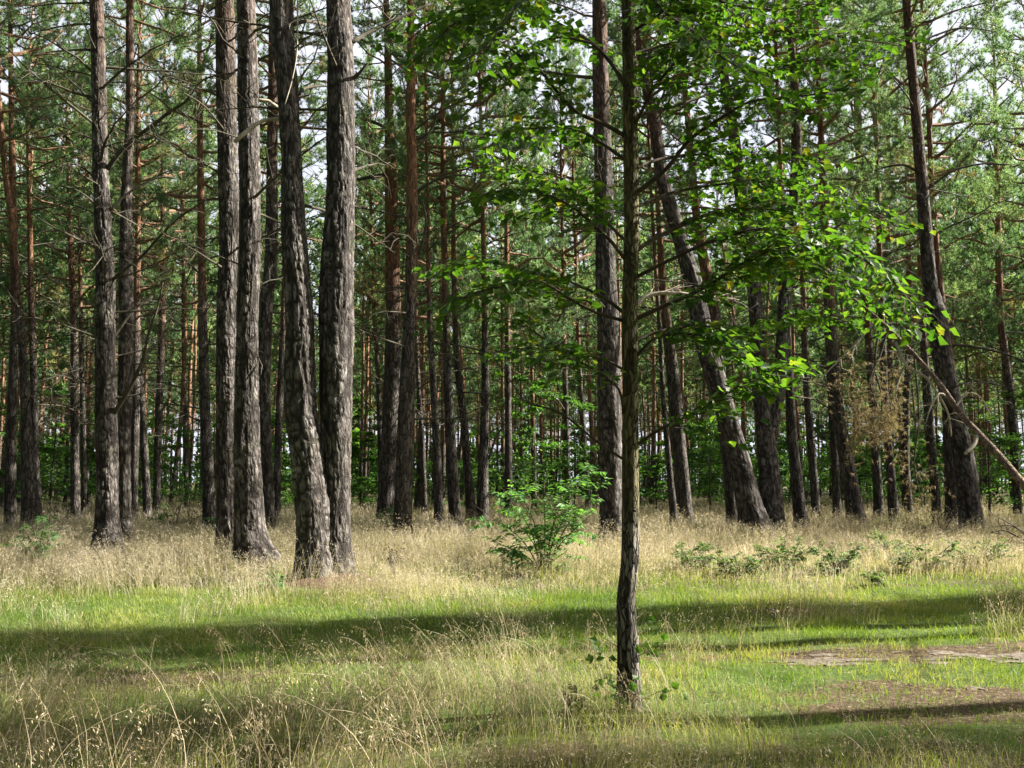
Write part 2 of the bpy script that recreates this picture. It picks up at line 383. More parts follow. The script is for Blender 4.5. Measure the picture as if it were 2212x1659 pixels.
M['sand'] = plain_mat('path_sand', (0.055, 0.044, 0.035), (0.20, 0.165, 0.135), 18, bump=0.8)

# ------------------------------------------------------------------ ground zones
def soil(x, y):          # bare trodden soil and litter, 0..1
    w = (fbm(x * 0.7, y * 1.6, 21) - 0.5) * 1.2 + 0.9 * (fbm(x * 3.0, y * 6.0, 23) - 0.5)
    a = np.exp(-(((y - 8.75 - 0.06 * (x - 4) + w * 0.8) / 0.55) ** 2)) * smooth(1.6, 3.2, x + w)
    b = np.exp(-(((y - 7.05 + w * 0.8) / 0.42) ** 2)) * smooth(1.6, 2.6, x + w) * 0.9
    c = np.exp(-(((y - 8.9 + w) / 0.22) ** 2)) * smooth(0.2, 0.9, x) * (1 - smooth(1.6, 2.4, x)) * 0.5
    d = np.exp(-(((y - 11.6 + w) / 0.3) ** 2) - ((x - 3.6) / 0.9) ** 2) * 0.8
    e = np.exp(-(((y - 7.75 + w) / 0.3) ** 2)) * (1 - smooth(-2.8, -1.2, x + w)) * 0.75
    return np.clip(a + b + c + d + e, 0, 1)

def sandy(x, y):
    w = (fbm(x * 0.9, y * 2.0, 33) - 0.5)
    return np.exp(-(((y - 8.65 - 0.03 * (x - 4) + w * 0.9) / 0.32) ** 2)) * smooth(1.9, 3.0, x + 2 * w) - 0.92 + 1.6 * (fbm(x * 1.1, y * 4.6, 43) - 0.5) + 2.4 * (fbm(x * 4.5, y * 13, 47) - 0.5)

def axis(lo, hi, fine0, fine1, step, grow):
    a = list(np.arange(fine0, fine1 + 1e-6, step))
    s = step
    x = a[-1]
    while x < hi: s *= grow; x += s; a.append(x)
    s = step; x = a[0]; pre = []
    while x > lo: s *= grow; x -= s; pre.append(x)
    return np.array(pre[::-1] + a)

def grid_mesh(xs, ys, zf, cf):
    X, Y = np.meshgrid(xs, ys)
    Z = zf(X, Y)
    V = np.stack([X, Y, Z], -1).reshape(-1, 3)
    nx, ny = len(xs), len(ys)
    i = np.arange(ny - 1)[:, None] * nx; j = np.arange(nx - 1)[None]
    Q = np.stack([i + j, i + j + 1, i + nx + j + 1, i + nx + j], -1).reshape(-1, 4)
    return V, Q, cf(X, Y).reshape(-1)

def gcol(x, y):
    s = soil(x, y)
    track = smooth(5.5, 7, y) * (1 - smooth(12.5, 15, y))
    return np.clip(0.25 + 0.3 * (1 - track) + 0.75 * s, 0, 1)

gg = G()
V_, Q_, C_ = grid_mesh(axis(-900, 900, -9, 9, 0.12, 1.16), axis(-500, 1500, 3, 20, 0.12, 1.16), gz, gcol)
gg.add(V_, q=Q_, c=C_)
tag(put(gg, 'ground', [M['ground']]), kind='structure')

# sandy track: a thin sheet on the ground with a ragged outline
xs = np.arange(1.2, 15, 0.035); ys = np.arange(7.3, 10.2, 0.035)
V_, Q_, C_ = grid_mesh(xs, ys, lambda x, y: gz(x, y) + 0.003 + 0.012 * np.clip(sandy(x, y) * 3, 0, 1), lambda x, y: sandy(x, y))
keep = (C_[Q_].mean(1) > 0.0)
Q_ = Q_[keep]; used, invx = np.unique(Q_, return_inverse=True)
gg = G(); gg.add(V_[used], q=invx.reshape(-1, 4))
tag(put(gg, 'path', [M['sand']]), kind='structure')

# ------------------------------------------------------------------ pine library
def crown_G(seed, H=9.5, Rm=2.6, nb=40, per=15, nl=0.14, nw=0.018, twigs=13, tuft_step=0.08, tube_n=4):
    rng = np.random.default_rng(seed)
    g = G()
    pos = []; dirs = []; tint = []
    for i in range(nb):
        u = (i + rng.uniform(0, 1)) / nb
        h = H * u ** 0.9
        prof = (0.35 + 0.65 * math.sin(PI * min(1, 0.25 + 0.75 * (1 - u)) * 0.62)) * math.sqrt(max(0.03, 1 - u ** 2.2)) * rng.uniform(0.55, 1.1)
        L = max(0.35, Rm * prof)
        az = i * 2.39996 + rng.uniform(-0.5, 0.5)
        el = math.radians(-8 + 55 * u + rng.uniform(-12, 14))
        d0 = np.array([math.cos(az) * math.cos(el), math.sin(az) * math.cos(el), math.sin(el)])
        up = rng.uniform(0.05, 0.35)
        t = np.linspace(0, 1, 6)[:, None]
        wob = rng.normal(0, 0.05, (6, 3)) * L * t
        path = np.array([0, 0, h]) + d0 * L * t + np.array([0, 0, 1]) * up * L * t ** 2 + wob
        tube(g, np.hstack([path, (0.012 + 0.016 * L) * (1 - 0.85 * t)]), tube_n, 0)
        bt = rng.uniform(0, 0.92)
        if rng.uniform() < 0.03: bt = 1.0
        for k in range(twigs):
            s = rng.uniform(0.32, 1.0) if k else 1.0
            q = s * 5; a = min(4, int(q)); p0 = path[a] + (path[a + 1] - path[a]) * (q - a)
            ax = unit(path[a + 1] - path[a])
            sd = unit(np.cross(ax, rng.normal(size=3)))
            td = unit(ax * 0.6 + sd * rng.uniform(0.5, 1.0) + np.array([0, 0, 0.35]))
            tl = L * rng.uniform(0.16, 0.34) * (1.15 - 0.4 * s)
            tube(g, np.array([[*p0, 0.007], [*(p0 + td * tl), 0.003]]), 3, 0, cap=False)
            ntf = max(2, int(tl / tuft_step))
            ss = np.linspace(0.3, 1.0, ntf)[:, None]
            pp = p0 + td * tl * ss + rng.normal(0, 0.03, (ntf, 3))
            pos.append(pp); dirs.append(np.repeat(unit(td + np.array([0, 0, 0.5]))[None], ntf, 0)); tint.append(np.clip(bt + rng.normal(0, 0.1, ntf), 0, 1))
    needles(g, np.concatenate(pos), np.concatenate(dirs), per, nl, nw, 0.62, 1, rng, np.concatenate(tint))
    return g

CROWN = [crown_G(100 + k, H=rng_h, Rm=rm, nb=nb).mesh('pine_crown', [M['limb'], M['needle']], False)
         for k, (rng_h, rm, nb) in enumerate([(9.5, 2.9, 50), (10.5, 2.6, 52), (8.5, 3.2, 48), (11, 3.0, 58), (9, 2.5, 46), (10, 3.3, 56)])]
CROWN_H = [9.5, 10.5, 8.5, 11, 9, 10]
FAR_CROWN = [crown_G(200 + k, H=9.5, Rm=2.5, nb=34, per=7, nl=0.32, nw=0.08, twigs=10, tuft_step=0.2, tube_n=3).merged() for k in range(5)]

def branch_G(seed, L=2.0, twigs=9, droop=0.0):
    rng = np.random.default_rng(seed)
    g = G()
    K = 9
    t = np.linspace(0, 1, K)[:, None]
    bend = rng.uniform(-0.28, 0.12) if droop == 0 else droop
    path = np.hstack([t * L, rng.uniform(-0.15, 0.15) * L * t ** 2, bend * L * t ** 2 + rng.uniform(0.0, 0.25) * L * t])
    path = path + np.cumsum(rng.normal(0, 0.012 * L, (K, 3)), 0) * t
    tube(g, np.hstack([path, 0.004 + 0.021 * (L / 2) * (1 - t) ** 0.9]), 6, 0)
    for k in range(twigs):
        s = rng.uniform(0.2, 0.98); q = s * (K - 1); a = min(K - 2, int(q))
        p0 = path[a] + (path[a + 1] - path[a]) * (q - a); ax = unit(path[a + 1] - path[a])
        sd = unit(np.cross(ax, rng.normal(size=3)))
        d = unit(ax * rng.uniform(0.4, 1) + sd * 0.9)
        tl = L * rng.uniform(0.12, 0.4) * (1.1 - 0.5 * s)
        m1 = p0 + d * tl * 0.5 + rng.normal(0, 0.04, 3) * tl; p1 = p0 + unit(d + np.array([0, 0, rng.uniform(-0.4, 0.4)])) * tl
        tube(g, np.array([[*p0, 0.009], [*m1, 0.006], [*p1, 0.003]]), 4, 0)
        for j in range(2):
            pq = m1 + (p1 - m1) * rng.uniform(0, 0.8); e = pq + unit(d + rng.normal(0, 0.7, 3)) * tl * rng.uniform(0.2, 0.5)
            tube(g, np.array([[*pq, 0.005], [*e, 0.002]]), 3, 0, cap=False)
    return g
BRANCH = [branch_G(300 + k, 2.0, 10).mesh('dead_branch', [M['dead']]) for k in range(10)]
STUB = [branch_G(330 + k, 0.5, 1).mesh('dead_stub', [M['dead']]) for k in range(3)]

# ------------------------------------------------------------------ individual pines, traced trunk by trunk
def trunk_bump(seed, flare=0.0, lump=0.06):
    def f(z, th):
        a = vn(np.cos(th) * 2.2 + z * 1.1 + 9, np.sin(th) * 2.2 + z * 0.9 + 5, seed) - 0.5
        b = vn(np.cos(th) * 9 + z * 0.5, np.sin(th) * 9 + z * 3.0, seed + 3) - 0.5
        root = np.exp(-np.maximum(z, 0) / 0.28) * flare * (0.6 + 0.8 * vn(np.cos(th) * 1.8 + 4, np.sin(th) * 1.8 + 4, seed + 5))
        return 1 + lump * 2 * a + lump * b * 0.8 + root
    return f

def plated(path, n, seed, flare, lump):
    """radius factor and crack map (K x n) of furrowed bark plates wrapped round a stem"""
    z = path[:, 2][:, None]; th = (np.arange(n) * 2 * PI / n)[None, :]
    r = path[:, 3][:, None]
    nc = max(8, int(2 * PI * np.median(path[:, 3]) / 0.062))
    w1 = fbm(np.cos(th) * 3 + z * 2.1, np.sin(th) * 3 + z * 1.7, seed) - 0.5
    cu = np.mod(th / (2 * PI) - 0.25, 1.0) * nc + w1 * 0.9
    c1 = np.abs(vn(cu, z / 0.30, seed + 1) - 0.5)
    c2 = np.abs(vn(cu * 1.7 + 3.3, z / 0.19 + 7, seed + 2) - 0.5)
    c3 = np.abs(vn(cu * 0.9, z / 0.11 + 3, seed + 6) - 0.5)
    fine = fbm(cu * 3.1, z / 0.05, seed + 3) - 0.5
    e = np.minimum(np.minimum(smooth(0.0, 0.16, c1), smooth(0.0, 0.13, c2)), 0.15 + smooth(0.0, 0.09, c3))
    tone = vn(cu * 0.8, z / 0.35, seed + 4)
    fade = 1 - 0.7 * smooth(6, 11, z)
    deep = 0.0125 * fade + 0.002
    fac = trunk_bump(seed, flare, lump)(z, th) + deep / np.maximum(r, 0.03) * (e * (0.7 + 0.5 * tone) - 0.75 + 0.5 * fine)
    return fac, np.clip(e * (0.50 + 0.24 * tone) + 0.42 * fine * e + (1 - e) * 0.02, 0, 1).astype(np.float32)

class Pine: pass
PINES = {}

def pine(key, label, d, trace, H=22, crown_from=None, crown=None, mat='bark_mid', flare=0.35, nbr=11, br_lo=3.0, name='pine_tree', cat='pine tree',
         lump=0.05, sides=18, step=0.22, br_len=(0.55, 1.45), extra=None, group=None):
    rng = np.random.default_rng(abs(hash(key)) % 1000 if False else sum(ord(ch) * (i + 3) for i, ch in enumerate(key)))
    if crown_from is None: crown_from = 12.0 if d < 29 else (10.0 if d < 34 else 8.0)
    pts = []
    for px, py, w in trace:
        p = P(px, py, d); pts.append([*p, w * 0.5 * d / F2])
    pts = np.array(pts)
    b = pts[0].copy()
    g0 = float(gz(b[0], d))
    if b[2] > g0 + 0.02:
        dirv = (pts[0] - pts[1]); k = (b[2] - g0) / max(1e-3, -dirv[2] if dirv[2] < 0 else 1e-3)
        e = b.copy(); e[0] += dirv[0] * min(k, 1.5) * 0.6; e[2] = g0; e[3] = b[3] * 1.05
        pts = np.vstack([e, pts])
    else:
        pts[0, 2] = g0
    foot = pts[0].copy()
    low = foot.copy(); low[2] -= 0.25; low[3] *= 1.15
    pts = np.vstack([low, pts])
    # extend above the frame
    top = pts[-1]
    if top[2] < H - 0.5:
        dv = pts[-1] - pts[-3]; dv = dv[:3] / np.linalg.norm(dv[:3])
        n = max(2, int((H - top[2]) / 2))
        add = []
        for k in range(1, n + 1):
            f = k / n
            z = top[2] + (H - top[2]) * f
            add.append([top[0] + dv[0] / max(dv[2], .3) * (z - top[2]) * (1 - 0.45 * f), top[1] + rng.uniform(-0.15, 0.15) * f, z, max(0.015, top[3] * (1 - 0.9 * f ** 1.2))])
        pts = np.vstack([pts, add])
    base = np.array([foot[0], d, foot[2]])
    t = thing(name, label, cat, base, group or 'pines of the wood')
    loc = pts.copy(); loc[:, :3] -= base
    path = catmull(loc, step)
    g = G()
    if mat == 'bark_old':
        fac, tn = plated(path, sides, int(rng.integers(999)), flare, lump)
        tube(g, path, sides, 0, bump=lambda z, th: fac, c=tn)
    else:
        tube(g, path, sides, 0, bump=trunk_bump(int(rng.integers(999)), flare, lump))
    pp = Pine(); pp.root = t; pp.base = base; pp.path = path; pp.d = d; pp.H = H; pp.rng = rng
    PINES[key] = pp
    if extra:                                   # a second stem growing out of the same trunk
        q = np.array([[*P(px, py, d), w * 0.5 * d / F2] for px, py, w in extra])
        dv = unit(q[-1, :3] - q[-3, :3]); tp = q[-1]
        q = np.vstack([q, [[tp[0] + dv[0] * (H - tp[2]) * f * 0.7, tp[1], tp[2] + (H - tp[2]) * f, max(0.02, tp[3] * (1 - 0.9 * f))] for f in (0.25, 0.5, 0.75, 1.0)]])
        q[:, :3] -= base
        ep = catmull(q, step)
        fac2, tn2 = plated(ep, sides, int(rng.integers(999)), 0, lump)
        tube(g, ep, sides, 0, bump=lambda z, th: fac2, c=tn2)
        crown_at(t, ep, crown_from, H, rng)
    put(g, 'trunk', [M[mat]], t)
    crown_at(t, path, crown_from, H, rng)
    nbr = int(nbr * (1.9 if trace[0][0] < 600 else 1.5))
    for k in range(nbr):
        z = br_lo + (crown_from - br_lo) * ((k + rng.uniform(0, 1)) / nbr)
        c = path[np.argmin(abs(path[:, 2] - z))]
        stub = rng.uniform() < 0.22
        o = put(BRANCH[int(rng.integers(len(BRANCH)))] if not stub else STUB[int(rng.integers(3))], 'dead_branch', None, t)
        o.location = c[:3]
        o.rotation_euler = (rng.uniform(0, 6.28) if stub else rng.uniform(-0.5, 0.5), -rng.uniform(-0.2, 0.4), rng.uniform(0, 2 * PI))
        s = rng.uniform(*br_len) * (1 if not stub else 0.9)
        o.scale = (s, s, s)
    return pp

def crown_at(t, path, cf, H, rng, k=None):
    k = int(rng.integers(len(CROWN))) if k is None else k
    c = path[np.argmin(abs(path[:, 2] - cf))]
    tp = path[-1]
    o = put(CROWN[k], 'crown', None, t)
    s = (H - cf + 0.4) / CROWN_H[k]
    o.scale = (rng.uniform(0.85, 1.15), rng.uniform(0.85, 1.15), s)
    # tilt so the crown follows the stem
    v = Vector((tp[0] - c[0], tp[1] - c[1], tp[2] - c[2])).normalized()
    q = Vector((0, 0, 1)).rotation_difference(v) @ Matrix.Rotation(rng.uniform(0, 6.28), 3, 'Z').to_quaternion()
    o.rotation_mode = 'QUATERNION'; o.rotation_quaternion = q
    o.location = c[:3]
    return o

HERO = dict(mat='bark_old', sides=104, step=0.032, H=20, crown_from=12.5, lump=0.06, flare=0.3)
pine('twin_r', 'thick sunlit pine, right stem of the touching twin pines on one mound', 14.7,
     [(722, 1247, 92), (724, 1205, 72), (726, 1120, 61), (727, 1000, 61), (725, 900, 68), (725, 800, 72), (726, 700, 74), (727, 600, 72), (735, 450, 64), (736, 300, 62), (735, 100, 57), (731, 0, 53)], nbr=6, br_lo=6, **HERO)
pine('twin_l', 'thick pine with a bent lower trunk, left stem of the twin pines on one mound', 14.5,
     [(680, 1250, 86), (677, 1180, 74), (675, 1100, 74), (668, 1040, 72), (660, 960, 70), (650, 890, 68), (648, 800, 66), (648, 700, 62), (642, 600, 58), (635, 500, 54), (630, 350, 45), (622, 200, 46), (611, 90, 50), (607, 0, 52)], nbr=5, br_lo=6, **HERO)
pine('pair_r', 'tall dark pine with a splayed foot, right one of the close dark pair', 16.3,
     [(552, 1218, 92), (541, 1150, 66), (536, 1050, 60), (533, 950, 56), (533, 800, 48), (534, 700, 46), (540, 490, 47), (537, 270, 46), (533, 54, 42), (531, 0, 41)], nbr=8, br_lo=5, **HERO)
pine('pair_l', 'tall dark straight pine, left one of the close pair left of the twin pines', 18.7,
     [(497, 1192, 60), (492, 1100, 50), (490, 950, 46), (490, 800, 45), (492, 650, 46), (495, 490, 43), (490, 270, 44), (486, 54, 42), (485, 0, 41)], nbr=8, br_lo=5, **HERO)
pine('left_big', 'grey sunlit pine with long bare side branches, nearest tree in the left third', 18.9,
     [(232, 1178, 60), (231, 1100, 48), (231, 1000, 46), (229, 900, 45), (228, 800, 42), (227, 663, 42), (227, 600, 39), (222, 480, 35), (216, 320, 32), (213, 160, 31), (208, 0, 29)], nbr=14, br_lo=4, **HERO)
pine('left_big_b', 'pale barked pine half hidden close behind the grey pine with long bare branches', 22.7,
     [(270, 1150, 26), (268, 1000, 27), (270, 850, 30), (273, 700, 32), (272, 600, 29), (274, 400, 23), (281, 240, 18), (280, 40, 16)], mat='bark_old', sides=60, step=0.06, nbr=14, crown_from=13)
pine('behind_pair', 'thin dark pine standing in the gap between the dark pair and the twin pines', 27,
     [(582, 1122, 24), (572, 863, 25), (575, 663, 29), (586, 560, 28), (588, 320, 24), (590, 200, 22), (590, 60, 18)], nbr=12, mat='bark_old', sides=56, step=0.06)
pine('lone_440', 'slim straight dark pine standing alone left of the close dark pair', 29,
     [(453, 1124, 27), (448, 1000, 24), (442, 850, 22), (438, 700, 20), (436, 560, 17), (433, 350, 14), (431, 150, 11)], nbr=14)
pine('mid_a', 'tall pine with reddish upper bark, first one right of the twin pines', 31,
     [(834, 1108, 40), (840, 980, 38), (846, 850, 36), (850, 700, 35), (848, 600, 32), (845, 400, 28), (840, 240, 20), (838, 120, 16), (834, 0, 13)], nbr=12, H=23, crown_from=15)
pine('mid_b', 'tall reddish pine leaning slightly, second one right of the twin pines', 24.5,
     [(869, 1140, 39), (874, 1000, 37), (879, 850, 34), (885, 700, 27), (889, 600, 26), (890, 400, 24), (888, 240, 22), (888, 120, 18), (887, 0, 15)], nbr=12, H=22, crown_from=15)
pine('mid_c', 'thin dark pine third in line right of the twin pines, bowed to the left', 29,
     [(948, 1116, 21), (945, 1000, 18), (937, 850, 15), (930, 720, 12), (926, 600, 10), (924, 450, 8)], nbr=10, H=21)
pine('mid_d', 'straight dark pine, left one of the dark cluster behind the leafy green bush', 30,
     [(983, 1116, 27), (976, 1000, 24), (969, 850, 20), (964, 720, 15), (960, 560, 14), (957, 400, 12), (957, 260, 9)], nbr=11)
pine('mid_e', 'crooked thin pine leaning left, middle one of the dark cluster behind the leafy bush', 31.5,
     [(1018, 1110, 23), (1009, 1000, 18), (1001, 900, 16), (989, 800, 14), (983, 700, 12), (980, 560, 10), (979, 400, 8)], nbr=9)
pine('mid_f', 'upright dark pine, right one of the dark cluster behind the leafy bush', 30.5,
     [(1042, 1112, 27), (1044, 1000, 22), (1048, 850, 18), (1047, 700, 13), (1045, 560, 11), (1041, 400, 9)], nbr=10)
pine('mid_g', 'distant straight pine rising just above the top of the leafy green bush', 38,
     [(1098, 1098, 18), (1098, 950, 16), (1097, 800, 13), (1095, 560, 11), (1093, 400, 8)], nbr=11)
pine('thin_bright', 'very slender distant pine with a sunlit orange edge, beside the first reddish pine', 42,
     [(823, 1090, 12), (821, 950, 11), (814, 760, 10), (807, 663, 8), (803, 500, 7)], nbr=9)
pine('behind_birch', 'big grey pine with pale sunlit bark, directly behind the slender leafy tree', 24,
     [(1321, 1150, 52), (1320, 1050, 47), (1319, 950, 48), (1316, 850, 50), (1314, 700, 50), (1309, 600, 45), (1303, 360, 40), (1298, 200, 36), (1295, 40, 33)], mat='bark_old', sides=72, step=0.05, nbr=12, br_lo=5, H=21, crown_from=13.5)
pine('leaning', 'thick dark pine leaning strongly to the left, right of the slender leafy tree', 26,
     [(1628, 1132, 62), (1595, 985, 45), (1570, 900, 44), (1547, 823, 44), (1524, 743, 42), (1508, 663, 42), (1491, 590, 38), (1465, 500, 33), (1433, 390, 30), (1413, 260, 25), (1392, 170, 20), (1375, 80, 17), (1362, 0, 15)], mat='bark_old', sides=72, step=0.055, nbr=10, H=19, crown_from=14)
pine('leaning_b', 'thinner leaning pine just behind the thick leaning one', 30,
     [(1582, 1110, 26), (1572, 1000, 24), (1561, 900, 25), (1552, 760, 26), (1541, 660, 25), (1518, 550, 22), (1503, 450, 18), (1490, 300, 14)], nbr=8)
pine('forked', 'stout pine whose trunk forks into two stems low down, touching the thick leaning pine', 27,
     [(1667, 1135, 54), (1660, 1000, 45), (1650, 905, 38), (1642, 850, 34), (1638, 784, 30), (1634, 680, 31), (1622, 560, 29), (1600, 420, 27), (1585, 290, 24), (1565, 170, 21), (1547, 60, 17), (1539, 0, 16)],
     extra=[(1660, 970, 30), (1668, 905, 33), (1682, 840, 31), (1690, 760, 29), (1694, 663, 28), (1700, 560, 26), (1718, 400, 24), (1720, 240, 21), (1712, 130, 17), (1705, 40, 14)],
     mat='bark_old', sides=72, step=0.055, nbr=8, H=20, crown_from=14)
pine('right_22', 'thin dark pine leaning left, first one right of the forked pine', 28,
     [(1731, 1128, 29), (1717, 1000, 24), (1710, 920, 22), (1704, 800, 18), (1698, 660, 15), (1690, 480, 12), (1684, 300, 9)], nbr=10)
pine('right_23', 'slim straight pine, second one right of the forked pine', 36,
     [(1762, 1095, 19), (1752, 960, 17), (1742, 823, 15), (1737, 700, 13), (1732, 500, 11), (1726, 300, 9)], nbr=10)
pine('right_24', 'dark pine with a broad leaning foot, behind the brown hanging needles', 30,
     [(1847, 1110, 38), (1830, 1000, 30), (1815, 920, 26), (1800, 800, 27), (1793, 680, 25), (1786, 560, 20), (1778, 400, 16), (1772, 250, 13)], nbr=10)
pine('right_26', 'straight dark pine just right of the one with the broad leaning foot', 38,
     [(1897, 1087, 20), (1890, 960, 18), (1880, 800, 16), (1872, 663, 15), (1862, 450, 17), (1854, 280, 17), (1848, 100, 12)], nbr=11, H=23, crown_from=14)
pine('right_27', 'reddish pine with a sunlit right edge, below the tip of the fallen trunk', 33,
     [(1930, 1104, 22), (1919, 968, 18), (1912, 860, 15), (1905, 700, 13), (1899, 520, 11), (1895, 350, 9)], nbr=9)
pine('right_25', 'distant orange pine showing between the straight dark pine and the big right hand pine', 48,
     [(1927, 1085, 10), (1924, 800, 12), (1919, 560, 13), (1917, 420, 12), (1914, 250, 10)], nbr=10, H=23)
pine('right_28', 'forking crooked pine with two orange stems, left of the big dark right hand pine', 40,
     [(1960, 1083, 20), (1955, 1000, 19), (1958, 860, 14), (1964, 720, 13), (1964, 600, 12), (1960, 450, 10)], nbr=9)
pine('right_big', 'big dark pine at the right leaning left, its trunk crossed by the fallen tree', 28,
     [(2097, 1118, 48), (2083, 1000, 42), (2062, 900, 42), (2041, 800, 42), (2023, 690, 42), (2008, 600, 30), (1993, 420, 26), (1980, 260, 22), (1966, 100, 20), (1960, 20, 19)], mat='bark_old', sides=72, step=0.055, nbr=12, H=20, crown_from=15)
pine('right_30', 'slimmer orange topped pine close behind the big dark right hand pine', 31,
     [(2057, 1100, 30), (2052, 950, 28), (2045, 800, 24), (2037, 690, 18), (2025, 560, 14), (2013, 400, 12), (2006, 250, 10)], nbr=10)
pine('right_48', 'dark knotty pine in shade left of the big right hand pine foot', 38,
     [(2022, 1084, 19), (2006, 900, 19), (1999, 800, 16), (1990, 640, 12), (1984, 450, 9)], nbr=9)
pine('right_31', 'slim dark pine at the right border behind the lower end of the fallen trunk', 38,
     [(2198, 1086, 17), (2190, 950, 18), (2181, 850, 17), (2170, 760, 16), (2160, 663, 15), (2156, 480, 12), (2150, 250, 9)], nbr=12)
pine('left_32', 'slender pine at the left border with a reddish upper trunk, outermost on that side', 29,
     [(22, 1133, 25), (23, 1000, 22), (27, 850, 18), (32, 680, 16), (30, 560, 17), (27, 400, 15), (24, 200, 11), (22, 0, 10)], nbr=13, H=23, crown_from=14)
pine('left_33', 'orange topped pine leaning left out of the frame, second trunk from the left border', 28,
     [(66, 1130, 37), (63, 1050, 31), (56, 900, 21), (50, 780, 17), (43, 690, 16), (36, 600, 15), (25, 480, 14), (12, 380, 13), (2, 260, 11)], nbr=9)
pine('left_34', 'thin dark pine pressed against the orange topped leaning one near the left border', 30,
     [(84, 1126, 17), (77, 1000, 15), (72, 800, 14), (68, 663, 13), (63, 400, 10)], nbr=12, crown_from=10, H=18)
pine('left_35', 'slim dark straight pine standing alone between the left border group and the grey pine', 34,
     [(163, 1106, 20), (161, 900, 17), (160, 700, 16), (154, 560, 13), (149, 400, 10)], nbr=12, H=20, crown_from=11)
pine('left_36', 'very thin pine pole right beside the slim dark straight pine on the left', 36,
     [(182, 1106, 12), (179, 900, 11), (175, 700, 9), (172, 520, 7)], nbr=9, H=19)
pine('left_37', 'orange barked pine just right of the pale pine behind the grey one', 33,
     [(288, 1122, 16), (292, 900, 18), (294, 700, 17), (297, 560, 13), (298, 300, 10)], nbr=12)
pine('left_38', 'dark thin pine leaning to the left, above the bright green undergrowth at left', 34,
     [(318, 1098, 17), (309, 920, 16), (301, 800, 14), (296, 660, 11)], nbr=8, H=20)
pine('left_39', 'slim pine leaning to the right, between the green undergrowth and the lone slim dark pine', 37,
     [(338, 1092, 16), (343, 900, 16), (350, 700, 14), (352, 560, 12), (351, 400, 9)], nbr=11)
pine('left_40', 'distant orange pine pole left of the lone slim dark pine', 45,
     [(403, 1080, 10), (399, 900, 10), (397, 700, 9), (396, 500, 8)], nbr=9)
pine('left_41', 'shaded pine showing in the gap left of the twin pines', 33,
     [(597, 1106, 17), (604, 863, 15), (612, 700, 13), (616, 500, 11)], nbr=9)
pine('mid_42', 'thin sunlit pine right behind the leaning reddish pine', 38,
     [(917, 1098, 12), (912, 950, 11), (905, 850, 10), (899, 720, 9), (894, 560, 8)], nbr=9)
pine('mid_43', 'dark pine pole behind the right half of the leafy bush', 42,
     [(1227, 1082, 14), (1223, 900, 12), (1218, 700, 10), (1215, 520, 8)], nbr=10)
pine('mid_44', 'thin leaning pine pole left of the big grey pine behind the leafy tree', 43,
     [(1270, 1078, 12), (1258, 900, 12), (1250, 760, 10), (1244, 560, 8)], nbr=9)
pine('right_45', 'stout shaded pine first to the right of the slender leafy tree', 33,
     [(1480, 1104, 31), (1466, 950, 30), (1452, 800, 27), (1438, 680, 20), (1428, 560, 15), (1420, 400, 12)], nbr=10)
pine('right_46', 'thin shaded pine between the slender leafy tree and the stout shaded pine', 31,
     [(1455, 1112, 16), (1443, 980, 13), (1433, 860, 11), (1424, 700, 9)], nbr=8)
pine('right_47', 'straight shaded pole left of the pine with the broad leaning foot', 37,
     [(1808, 1090, 18), (1798, 900, 15), (1790, 750, 13), (1784, 560, 11)], nbr=9)

# ---- long limbs that stand out in the photograph, each its own branch
def limb(key, pts, slope=0.0, mat='dead', twigs=5, name='branch', dd=0.0):
    pp = PINES[key]
    rng = pp.rng
    a = np.array([[*P(px, py, pp.d + dd + slope * k), w * 0.5 * pp.d / F2] for k, (px, py, w) in enumerate(pts)])
    a[:, :3] -= pp.base
    # start inside the stem
    c = pp.path[np.argmin(abs(pp.path[:, 2] - a[0, 2]))]
    st = a[0].copy(); st[:3] = c[:3] * 0.6 + a[0, :3] * 0.4
    q = catmull(np.vstack([st, a]), 0.12)
    g = G(); tube(g, q, 7, 0)
    L = np.linalg.norm(np.diff(q[:, :3], axis=0), axis=1).sum()
    for k in range(twigs):
        i = int(rng.uniform(0.3, 0.97) * (len(q) - 2)) ; p0 = q[i, :3]; ax = unit(q[i + 1, :3] - q[i, :3])
        d = unit(ax * 0.7 + rng.normal(0, 0.6, 3)); tl = L * rng.uniform(0.1, 0.28)
        p1 = p0 + d * tl * 0.5; p2 = p1 + unit(d + rng.normal(0, 0.35, 3)) * tl * 0.5
        tube(g, np.array([[*p0, 0.012], [*p1, 0.008], [*p2, 0.003]]), 4, 0)
        for j in range(2):
            e = p1 + unit(d + rng.normal(0, 0.7, 3)) * tl * 0.35
            tube(g, np.array([[*p1, 0.006], [*e, 0.002]]), 3, 0, cap=False)
    return put(g, name, [M[mat]], pp.root)

def W(pts, w0, w1):
    n = len(pts)
    return [(x, y, w0 + (w1 - w0) * k / (n - 1)) for k, (x, y) in enumerate(pts)]
lb = 'left_big'
limb(lb, W([(196, 108), (160, 108), (100, 113), (64, 121)], 6, 2), -0.2)
limb(lb, W([(196, 152), (172, 128), (132, 104), (100, 84), (52, 64)], 6, 2), -0.3)
limb(lb, W([(196, 218), (176, 196), (140, 164), (108, 140)], 5, 2), 0.2)
limb(lb, W([(198, 210), (160, 200), (120, 184), (80, 176), (30, 180)], 7, 2), -0.2)
limb(lb, W([(232, 364), (256, 332), (288, 300), (328, 272), (368, 240), (400, 220), (440, 172), (508, 156)], 12, 3), -0.1, twigs=9)
limb(lb, W([(240, 452), (264, 428), (296, 404), (340, 384), (380, 384)], 7, 3), 0.2)
limb(lb, W([(236, 610), (272, 580), (304, 556), (340, 516), (380, 476), (420, 448), (444, 432)], 8, 3), -0.15, twigs=8)
limb(lb, W([(246, 892), (264, 864), (288, 824), (308, 776), (320, 724), (340, 664), (352, 610)], 11, 3), -0.15, twigs=7)
